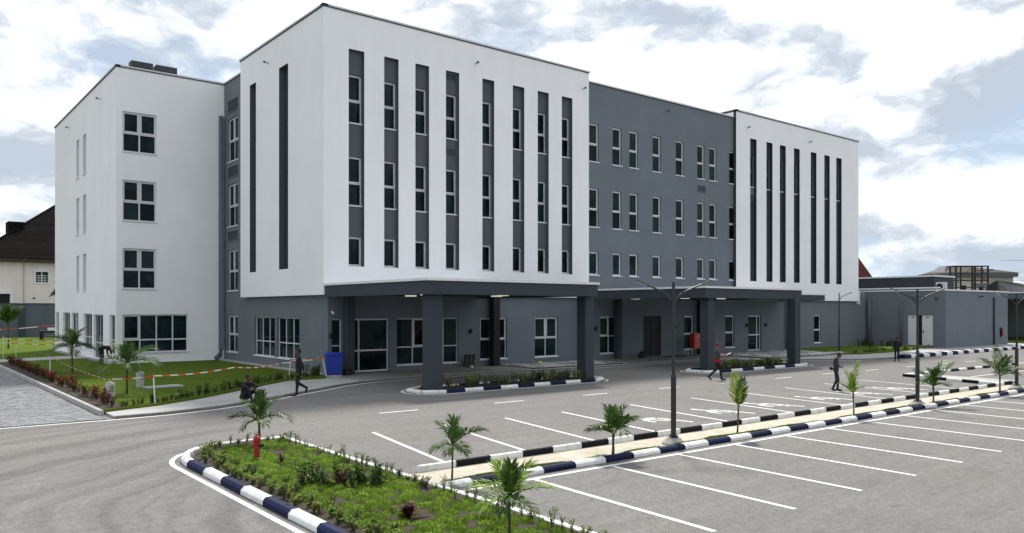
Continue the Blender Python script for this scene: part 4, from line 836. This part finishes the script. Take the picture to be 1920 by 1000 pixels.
for k in range(3): wn.box(7.35, 8.85, .1, .21, 7.35+k*.33-.03, 7.35+k*.33+.03, P=P)
wn.box(8.04, 8.16, .08, .22, 7.05, 8.5, P=P); W_ = wn.build('window', M_trimw, hs); MB().box(7.35, 8.85, .24, .28, 7.05, 8.5).build('pane', M_glass, W_)
MB().box(1.2, 4.3, .25, .29, 2.0, 5.4).build('porch_opening', M_black, hs)
b = MB(); b.box(.85, 1.2, -.15, .1, 2, 5.9); b.box(4.3, 4.65, -.15, .1, 2, 5.9); b.box(1.2, 4.3, -.15, .1, 5.4, 5.9); b.build('porch_surround', M_trimw, hs)
MB().box(-.1, 31, -1.0, .3, 9.75, 10.5).build('eave_fascia', M_wood, hs); MB().tube([(5.9, -1.1, 10.3), (5.9, -.2, 9.5), (5.9, -.1, 2)], .06, 8).build('rain_pipe', M_post, hs); MB().box(7.0, 7.25, -.05, 0, 4.7, 4.95).build('air_brick', M_black, hs)
# hipped roof in tile courses
rf = MB().quad((-.2, -1.1, 10.3), (31, -1.1, 10.3), (31, 11, 19.5), (12, 11, 19.5)); rf.quad((-.2, -1.1, 10.3), (12, 11, 19.5), (-.2, 23, 10.3)); RF = rf.build('roof', M_roofb, hs)
nv = Vector((0, 12.1, 9.2)).normalized(); nn_ = Vector((0, -nv.z, nv.y)); n = 26
for k in range(n):
    t = (k+.5)/n; x0 = -.2+12.2*(k+1)/n+.1; c_ = Vector(((x0+31)/2, -1.1+12.1*t, 10.3+9.2*t))+nn_*.05; tl = (nv+nn_*.12).normalized()
    MB().obox(c_, (1, 0, 0), tl, tl.cross(Vector((1, 0, 0)))*-1, (31-x0)/2, 15.2/n/2+.05, .035).build('tile_course', M_roofb, RF)
MB().tube([(-.25, -1.15, 10.35), (12, 11, 19.6)], .14, 6).build('hip_cap', M_roofb, RF); MB().prism([(4.6, 4.6), (6.6, 4.6), (6.6, 7.5), (4.6, 7.5)], 13.5, 15.75).build('dormer', M_roofb, RF)
palm(19.5, 113, 0, 5.2, (0, 0), std(r1, 8, 2.6, 0, 50, .5), M_palmD, 'palm rising behind the boundary wall before the cream house', seed=30, tr=.18, ll=.9, lw=.12)
# right-hand background
h2 = empty('beige_house', (132.5, 53.0, 0), rad(-38), 'beige house with grey hipped roof behind the annex', 'house'); h2.scale = (.52, .7, .98)
b = MB(); wall(b, PY(-6), -9, 9, 0, 8.3, [(-6, -4.6, 5.2, 7), (-1, .4, 5.2, 7), (5.6, 6.8, 5.2, 7)], .2); wall(b, PX_(-9), -6, 6, 0, 8.3, [(-1, 1, 5.2, 7)], .2); b.quad((9, -6, 0), (9, 6, 0), (9, 6, 8.3), (9, -6, 8.3)); b.build('wall', M_beige, h2)
for u in (-6, -1, 5.6): w_ = MB().box(u, u+1.4 if u < 5 else u+1.2, -5.88, -5.84, 5.2, 7).build('window', M_glass, h2)
MB().box(-8.88, -8.84, -1, 1, 5.2, 7).build('window', M_glass, h2)
MB().box(-9.8, 9.8, -6.8, 6.8, 8.31, 9.0).build('eave', M_vent, h2); b = MB(); b.v = [(-9.6, -6.6, 9), (9.6, -6.6, 9), (9.6, 6.6, 9), (-9.6, 6.6, 9), (-4, 0, 10.3), (-1, 0, 10.3)]; b.f = [(0, 1, 5, 4), (1, 2, 5), (2, 3, 4, 5), (3, 0, 4)]; b.m = [0]*4; b.build('roof', M_wood, h2)
b = MB(); b.v = [(-9, -3, 9), (-2, -3, 9), (-2, 3, 9), (-9, 3, 9), (-7, -1.5, 10.2), (-4, -1.5, 10.2), (-4, 1.5, 10.2), (-7, 1.5, 10.2)]; b.f = [(4, 5, 6, 7), (0, 1, 5, 4), (1, 2, 6, 5), (2, 3, 7, 6), (3, 0, 4, 7)]; b.m = [0]*5; b.build('roof_lantern', M_vent, h2)
h3 = empty('red_roof_house', (118, 66, 0), 0, 'house with red-brown gable roof peeping past the white block', 'house'); b = MB(); b.box(-8, 4, -4, 8, 0, 8); b.build('wall', M_beige, h3); b = MB(); b.v = [(-9, -5, 7.9), (1.5, -5, 7.9), (1.5, 9, 7.9), (-9, 9, 7.9), (-4, -5, 11.6), (-4, 9, 11.6)]; b.f = [(0, 1, 4), (1, 2, 5, 4), (2, 3, 5), (3, 0, 4, 5)]; b.m = [0]*4; b.build('roof', M_roofr, h3)
tk = empty('steel_tank_frame', (96.5, 37.8, 0), rad(-38.5), 'black steel frame tower rising behind the annex roof', 'tower')
for px_ in (-2.0, -1.45, -.15, .15, 1.6): 
    MB().box(px_-(.07 if abs(px_) != 1.45 else .04), px_+(.07 if abs(px_) != 1.45 else .04), -.1, .1, 0, 8.15).build('post', M_steel, tk)
for px_ in (-2.0, 1.6): MB().box(px_-.07, px_+.07, 1.1, 1.25, 0, 8.1).build('post', M_steel, tk)
for z in (8.15, 7.3, 6.55, 5.75): MB().box(-2.1, 1.7, -.07, .07, z-.05, z+.05).build('beam', M_steel, tk)
for z in (8.15, 6.55): MB().box(-2.1, 1.7, 1.12, 1.23, z-.05, z+.05).build('beam', M_steel, tk); MB().box(-2.06, -1.94,   .1, 1.1, z-.06, z+.06).build('beam', M_steel, tk); MB().box(1.54, 1.66,   .1, 1.1, z-.06, z+.06).build('beam', M_steel, tk)
for z in (7.0, 6.75, 6.3, 6.0): MB().box(-2.0, -1.5, -.03, .03, z-.03, z+.03).build('rung', M_steel, tk)
MB().tube([(-1.4, .05, 7.0), (-.2, .05, 7.9)], .05, 6).build('brace', M_steel, tk); MB().tube([(.2, .05, 7.3), (1.5, .05, 6.5)], .05, 6).build('brace', M_steel, tk); MB().tube([(.3, .3, 7.75), (.8, .3, 7.6), (1.3, .3, 7.7), (1.35, .3, 7.3)], .06, 6).build('pipe', M_steel, tk); MB().box(.3, 1.5, .2, 1.0, 5.9, 6.2).build('tray', M_vent, tk)
MB().tube([(1.6, 0, 7.65), (2.25, 0, 7.75)], .08, 6).build('floodlight', M_steel, tk)
cp_ = empty('carport_shelter', (97, 31.5, 0), 0, 'grey flat-roofed shelter on posts at the far right edge', 'shelter')
MB().box(-5.5, 14, -4, 6, 4.35, 4.95).build('roof', M_vent, cp_); MB().box(-5.6, 14.1, -4.1, 6.1, 4.952, 5.06).build('coping', M_trimw, cp_)
for px_ in (-4.6, -1.2, 2.2, 6, 10): MB().box(px_-.13, px_+.13, -3.6, -3.34, 0, 4.35).build('post', M_trim, cp_); MB().box(px_+.2, px_+3.0, -3.5, -3.4, 0, 1.1).build('panel', M_grey, cp_)
MB().box(-5, 13.5, 5.4, 5.7, 0, 4.35).build('back_wall', M_dark, cp_); MB().box(-4.4, 13, -3.5, -3.38, 3.2, 3.32).build('rail', M_trim, cp_)
h4 = empty('dark_roof_house', (134, 45.5, 0), rad(-30), 'low dark-roofed building beyond the steel tower', 'house'); MB().box(-4, 4, -3, 3, 0, 5.6).build('wall', M_beige, h4); b = MB(); b.v = [(-5.5, -4, 5.5), (5.5, -4, 5.5), (5.5, 4, 5.5), (-5.5, 4, 5.5), (-4.5, 0, 7.6), (-1, 0, 7.2)]; b.f = [(0, 1, 5, 4), (1, 2, 5), (2, 3, 4, 5), (3, 0, 4)]; b.m = [0]*4; b.build('roof', M_trimd, h4)
up = empty('utility_pole', (138, 44.4, 0), 0, 'thin utility pole against the sky at the far right', 'pole'); MB().lathe((0, 0, 0), [(.12, 0), (.09, 7.6)], 8).build('shaft', M_steel, up); MB().box(-.5, .5, -.05, .05, 7.2, 7.3).build('crossarm', M_steel, up)
for i, (z, z2) in enumerate(((7.3, 9.4), (7.0, 8.7), (9.9, 11.0))):
    t = empty('power_line', (138, 44.4, 0), 0, ('upper', 'middle', 'highest')[i]+' power line crossing the sky at the far right', 'cable', 'overhead power lines')
    s0 = Vector((-9, 2.5, z+.6)); e0 = Vector((40, -42, z2)); MB().tube([s0.lerp(e0, k/10)-Vector((0, 0, .8*math.sin(math.pi*k/10))) for k in range(11)], .022, 4).build('cable', M_steel, t)

# ------------------------------------------------------------------ people
def capsule(b, p0, p1, r0, r1, seg=12):
    p0, p1 = Vector(p0), Vector(p1); d = p1-p0
    if d.length < 1e-4: d = Vector((0, 0, 1e-3))
    L_ = d.length; d.normalize(); pts, rs = [], []
    for k in range(5): a = math.pi/2*(1-k/4); pts.append(p0-d*r0*math.sin(a)); rs.append(max(.0005, r0*math.cos(a)))
    for k in range(5): a = math.pi/2*k/4; pts.append(p1+d*r1*math.sin(a)); rs.append(max(.0005, r1*math.cos(a)))
    ref = Vector((0, 0, 1)) if abs(d.z) < .9 else Vector((1, 0, 0)); u = d.cross(ref).normalized(); v = d.cross(u); rings = []
    for p, r in zip(pts, rs):
        n = len(b.v); b.v += [tuple(p+(u*math.cos(t)+v*math.sin(t))*r) for t in [2*math.pi*k/seg for k in range(seg)]]; rings.append(n)
    for i in range(len(rings)-1):
        for k in range(seg): k2 = (k+1) % seg; b.f.append((rings[i]+k, rings[i]+k2, rings[i+1]+k2, rings[i+1]+k)); b.m.append(0)
    b.f.append(tuple(rings[0]+k for k in reversed(range(seg)))); b.f.append(tuple(rings[-1]+k for k in range(seg))); b.m += [0, 0]
STAND = dict(pelvis=(0, 0, .95), waist=(0, .01, 1.10), chest=(0, .0, 1.32), neck=(0, 0, 1.47), head=(0, .03, 1.64), face=(0, 1, 0),
    shL=(-.19, 0, 1.43), elL=(-.24, -.02, 1.13), haL=(-.24, .08, .88), shR=(.19, 0, 1.43), elR=(.24, -.02, 1.13), haR=(.24, .08, .88),
    hiL=(-.095, 0, .92), knL=(-.10, .03, .50), anL=(-.10, -.01, .09), toL=(-.11, .17, .035), hiR=(.095, 0, .92), knR=(.10, .03, .50), anR=(.10, -.01, .09), toR=(.11, .17, .035))
def person(loc, face_dir, label, cols, pose=None, sc=1.0, sleeve='long', extras=None):
    J = dict(STAND); J.update(pose or {}); J = {k: Vector(v) for k, v in J.items()}; b = MB(); segs = []
    def c(a, e_, r0, r1, tag_): capsule(b, a, e_, r0, r1); segs.append((Vector(a), Vector(e_), (r0+r1)/2, tag_))
    X = (J['shR']-J['shL']).normalized()
    H = (J['hiR']-J['hiL']).normalized()
    for s_ in (-1, 1):
        c(J['pelvis']+H*.07*s_, J['waist']+X*.065*s_, .115, .105, 'shirt' if s_ else 'shirt'); c(J['waist']+X*.065*s_, J['chest']+X*.085*s_, .105, .115, 'shirt'); c(J['chest']+X*.07*s_, J['neck']+X*.05*s_-Vector((0, 0, .05)), .11, .06, 'shirt')
    c(J['shL'], J['shR'], .068, .068, 'shirt'); c(J['pelvis']-H*.08, J['pelvis']+H*.08, .125, .125, 'trousers')
    c(J['neck']-Vector((0, 0, .03)), J['head']-Vector((0, 0, .06)), .055, .052, 'skin')
    f = J['face'].normalized(); up = (J['head']-J['neck']); up = (up-f*up.dot(f)).normalized(); sd_ = f.cross(up)
    h = J['head']; c(h+up*.03-f*.015, h+up*.03+f*.02, .093, .088, 'skin'); c(h-up*.05+f*.03, h-up*.07+f*.045, .066, .05, 'skin'); c(h+f*.105-up*.005, h+f*.118-up*.03, .012, .017, 'skin')
    for s_ in (-1, 1): c(h+sd_*.092*s_-f*.005+up*.01, h+sd_*.095*s_-f*.005-up*.03, .016, .012, 'skin')
    c(h+f*.092+up*.03-sd_*.03, h+f*.092+up*.03+sd_*.03, .014, .014, 'skin'); c(h+f*.088-up*.055-sd_*.015, h+f*.088-up*.055+sd_*.015, .01, .01, 'skin')
    for q in 'LR':
        c(J['sh'+q], J['el'+q], .062, .050, 'shirt'); wr = J['ha'+q]-(J['ha'+q]-J['el'+q]).normalized()*.05
        c(J['el'+q], wr, .048, .034, 'shirt' if sleeve == 'long' else 'skin')
        d = (J['ha'+q]-J['el'+q]).normalized(); sx = (X-d*X.dot(d)).normalized() if abs(X.dot(d)) < .95 else Vector((0, 1, 0)); nrm = d.cross(sx)
        c(wr, J['ha'+q]+d*.03, .031, .030, 'skin'); pal = J['ha'+q]+d*.04
        for k, (o_, l_) in enumerate(((-.033, .062), (-.011, .075), (.011, .078), (.033, .066))):
            p0 = pal+nrm*o_; p1 = p0+d*l_*.55; p2 = p1+(d*.6+sx*(-.5 if q == 'R' else .5)).normalized()*l_*.5; c(p0, p1, .0105, .0095, 'skin'); c(p1, p2, .0095, .008, 'skin')
        c(J['ha'+q]-nrm*.02, J['ha'+q]-nrm*.058+d*.035, .013, .010, 'skin')
        c(J['hi'+q], J['kn'+q], .094, .066, 'trousers'); c(J['kn'+q], J['an'+q], .064, .046, 'trousers')
        a_, t_ = J['an'+q], J['to'+q]; fd = (t_-a_); c(a_-Vector((0, 0, .02))-fd.normalized()*.03, a_+fd*.35-Vector((0, 0, .03)), .045, .042, 'shoe'); c(a_+fd*.35-Vector((0, 0, .03)), t_, .042, .034, 'shoe')
    me = b.mesh('body'); tmp = link('tmp_body', me); md = tmp.modifiers.new('r', 'REMESH'); md.mode = 'VOXEL'; md.voxel_size = .0125; sm = tmp.modifiers.new('s', 'SMOOTH'); sm.factor = .5; sm.iterations = 3
    dg = bpy.context.evaluated_depsgraph_get(); body = bpy.data.meshes.new_from_object(tmp.evaluated_get(dg)); bpy.data.objects.remove(tmp)
    n = len(body.polygons); ctr = np.zeros(n*3); body.polygons.foreach_get('center', ctr); ctr = ctr.reshape(-1, 3); best = np.full(n, 1e9); mi = np.zeros(n, dtype=np.int32); tags = ['skin', 'shirt', 'trousers', 'shoe']
    for a, e_, r, tg in segs:
        a_, d = np.array(a), np.array(e_-a); L2 = max(1e-8, d@d); t = np.clip(((ctr-a_)@d)/L2, 0, 1); q = np.linalg.norm(ctr-(a_+t[:, None]*d), axis=1)-r
        u = q < best; best[u] = q[u]; mi[u] = tags.index(tg)
    body.materials.clear()
    for tg in tags: body.materials.append(cols[tg])
    body.polygons.foreach_set('material_index', mi); body.polygons.foreach_set('use_smooth', [True]*n); body.update()
    t = empty('person', loc, math.atan2(-face_dir.x, face_dir.y), label, 'person'); t.scale = (sc, sc, sc); link('body', body, t)
    # hair or cap over the skull
    hb = MB(); capsule(hb, h+up*.045-f*.028, h+up*.05-f*.0, .094, .090); hb.build('cap' if 'cap' in cols else 'hair', cols.get('cap', cols.get('hair')), t, smooth=True)
    if 'cap' in cols: MB().obox(h+f*.12+up*.055, sd_, f, up, .06, .05, .006).build('cap_peak', cols['cap'], t)
    for s_ in (-1, 1): e2 = MB(); capsule(e2, h+f*.098+sd_*.034*s_+up*.008, h+f*.101+sd_*.034*s_+up*.008, .008, .006, 8); e2.build('eye', MC['eye'], t)
    if extras: extras(t, J, X)
    return t
MC = dict(skin=mat('skin_dark', (.11, .058, .036), .55), skinb=mat('skin_brown', (.20, .10, .065), .55), black=mat('black_cloth', (.016, .016, .019), .9), navy=mat('dark_jeans', (.016, .024, .042), .9), grey=mat('charcoal_knit', (.035, .035, .042), .9), greyb=mat('grey_tshirt', (.055, .062, .066), .9), red=mat('red_cloth', (.34, .012, .015), .85), maroon=mat('maroon_cap', (.09, .012, .03), .8), hair=mat('black_hair', (.006, .005, .005), .7), shoe=mat('black_shoe', (.012, .012, .013), .6), rshoe=mat('dark_red_shoe', (.10, .012, .01), .6), eye=mat('eye_white', (.3, .28, .26), .3), paper=mat('white_paper', (.7, .69, .66), .8), orange=mat('orange_vest', (.55, .16, .03), .8))
def base(**k): d = dict(skin=MC['skin'], shirt=MC['black'], trousers=MC['black'], shoe=MC['shoe'], hair=MC['hair']); d.update(k); return d
def ex1(t, J, X):
    b = MB(); b.tube([(0, .0, .99), (0, 0, .93), (0, .01, .86)], [.20, .215, .20], 16, caps=False); o = b.build('waist_wrap', MC['red'], t, smooth=True); o.scale = (1, .82, 1)
    MB().obox((.02, .47, 1.235), (1, 0, 0), (0, .9, .42), (0, -.42, .9), .13, .17, .008).build('held_document', MC['paper'], t)
    MB().obox((0, .135, 1.57), (1, 0, 0), (0, 1, 0), (0, 0, 1), .055, .012, .045).build('face_mask', MC['red'], t)
walk = dict(hiL=(-.095, 0, .92), knL=(-.10, .14, .52), anL=(-.10, .20, .09), toL=(-.11, .38, .035), hiR=(.095, 0, .92), knR=(.10, -.07, .50), anR=(.10, -.40, .18), toR=(.105, -.28, .035))
person((31.9, 24.05, RZ), RGT*.97-FWD*.2, 'man in maroon cap and red waist wrap reading a paper while walking', base(skin=MC['skinb'], shirt=MC['greyb'], cap=MC['maroon']), dict(walk, face=(0, 1, -.35), elL=(-.24, .10, 1.15), haL=(-.10, .36, 1.20), elR=(.24, .10, 1.15), haR=(.12, .36, 1.20)), 1.02, 'short', ex1)
def ex2(t, J, X):
    b = MB(); capsule(b, (-.12, -.20, 1.0), (.10, -.20, 1.0), .075, .075); b.build('waist_bag', MC['black'], t, smooth=True); MB().box(-.05, .05, .14, .16, 1.04, 1.18).build('phone', MC['black'], t)
person((31.65, 17.8, RZ), RGT*.95-FWD*.3, 'man in charcoal top and dark jeans looking down on the marked bays', base(shirt=MC['grey'], trousers=MC['navy']), dict(head=(0, .12, 1.58), neck=(0, .03, 1.46), face=(0, .8, -.75), elL=(-.23, .02, 1.14), haL=(-.08, .22, 1.08), elR=(.23, .02, 1.14), haR=(.08, .22, 1.08), knL=(-.09, .10, .5), anL=(-.09, .08, .09), toL=(-.10, .26, .035), knR=(.09, .03, .5), anR=(.09, -.14, .10), toR=(.10, .02, .035)), .94, 'long', ex2)
person((52.6, 25.3, RZ), FWD*.95+RGT*.2, 'far person in black jacket and red shoes before the annex', base(shoe=MC['rshoe']), dict(haL=(-.2, .14, .95), haR=(.2, .14, .95), anL=(-.13, -.01, .09), toL=(-.15, .17, .035), anR=(.13, -.01, .09), toR=(.17, .16, .035)), .93)
person((13.15, 30.1, RZ), -RGT*.9-FWD*.35, 'person all in black walking along the pavement edge', base(), dict(knL=(-.10, .06, .50), anL=(-.10, .10, .09), toL=(-.11, .28, .035), knR=(.10, .06, .50), anR=(.10, -.30, .28), toR=(.10, -.26, .09), elR=(.24, -.16, 1.14), haR=(.25, -.22, .88), elL=(-.24, -.06, 1.13), haL=(-.24, .05, .88)), 1.05)
def ex5(t, J, X):
    MB().obox((-.20, .02, .60), (1, 0, 0), (0, 1, .2), (0, -.2, 1), .02, .13, .10).build('vest_panel', MC['orange'], t)
seat = dict(pelvis=(0, 0, .14), waist=(0, .03, .30), chest=(0, .10, .52), neck=(0, .14, .67), head=(0, .19, .82), face=(0, 1, -.2), shL=(-.19, .11, .62), elL=(-.28, .28, .50), haL=(-.24, .52, .56), shR=(.19, .11, .62), elR=(.27, .34, .55), haR=(.28, .62, .48), hiL=(-.11, .03, .13), knL=(-.15, .36, .42), anL=(-.14, .58, .02), toL=(-.15, .77, -.05), hiR=(.11, .03, .13), knR=(.15, .36, .42), anR=(.14, .58, .02), toR=(.15, .77, -.05))
person((10.55, 28.95, -.05), RGT*.85-FWD*.5, 'person in dark clothes sitting on the pavement behind the dark palm', base(), seat, 1.0, 'long', ex5)
bend = dict(pelvis=(0, -.12, .93), waist=(0, .02, 1.02), chest=(0, .24, 1.00), neck=(0, .40, .92), head=(0, .50, .84), face=(0, .35, -.9), shL=(-.18, .32, .96), elL=(-.22, .36, .66), haL=(-.16, .42, .42), shR=(.18, .32, .96), elR=(.22, .36, .66), haR=(.16, .42, .42), hiL=(-.10, -.12, .90), knL=(-.11, -.06, .48), anL=(-.12, -.1, .09), hiR=(.10, -.12, .90), knR=(.11, -.06, .48), anR=(.12, -.1, .09), toL=(-.13, .08, .035), toR=(.13, .08, .035))
person((10.55, 52.2, .02), RGT, 'worker in black bending over beside the wing corner', base(cap=mat('straw_cap', (.40, .33, .2), .9)), bend, 1.0)
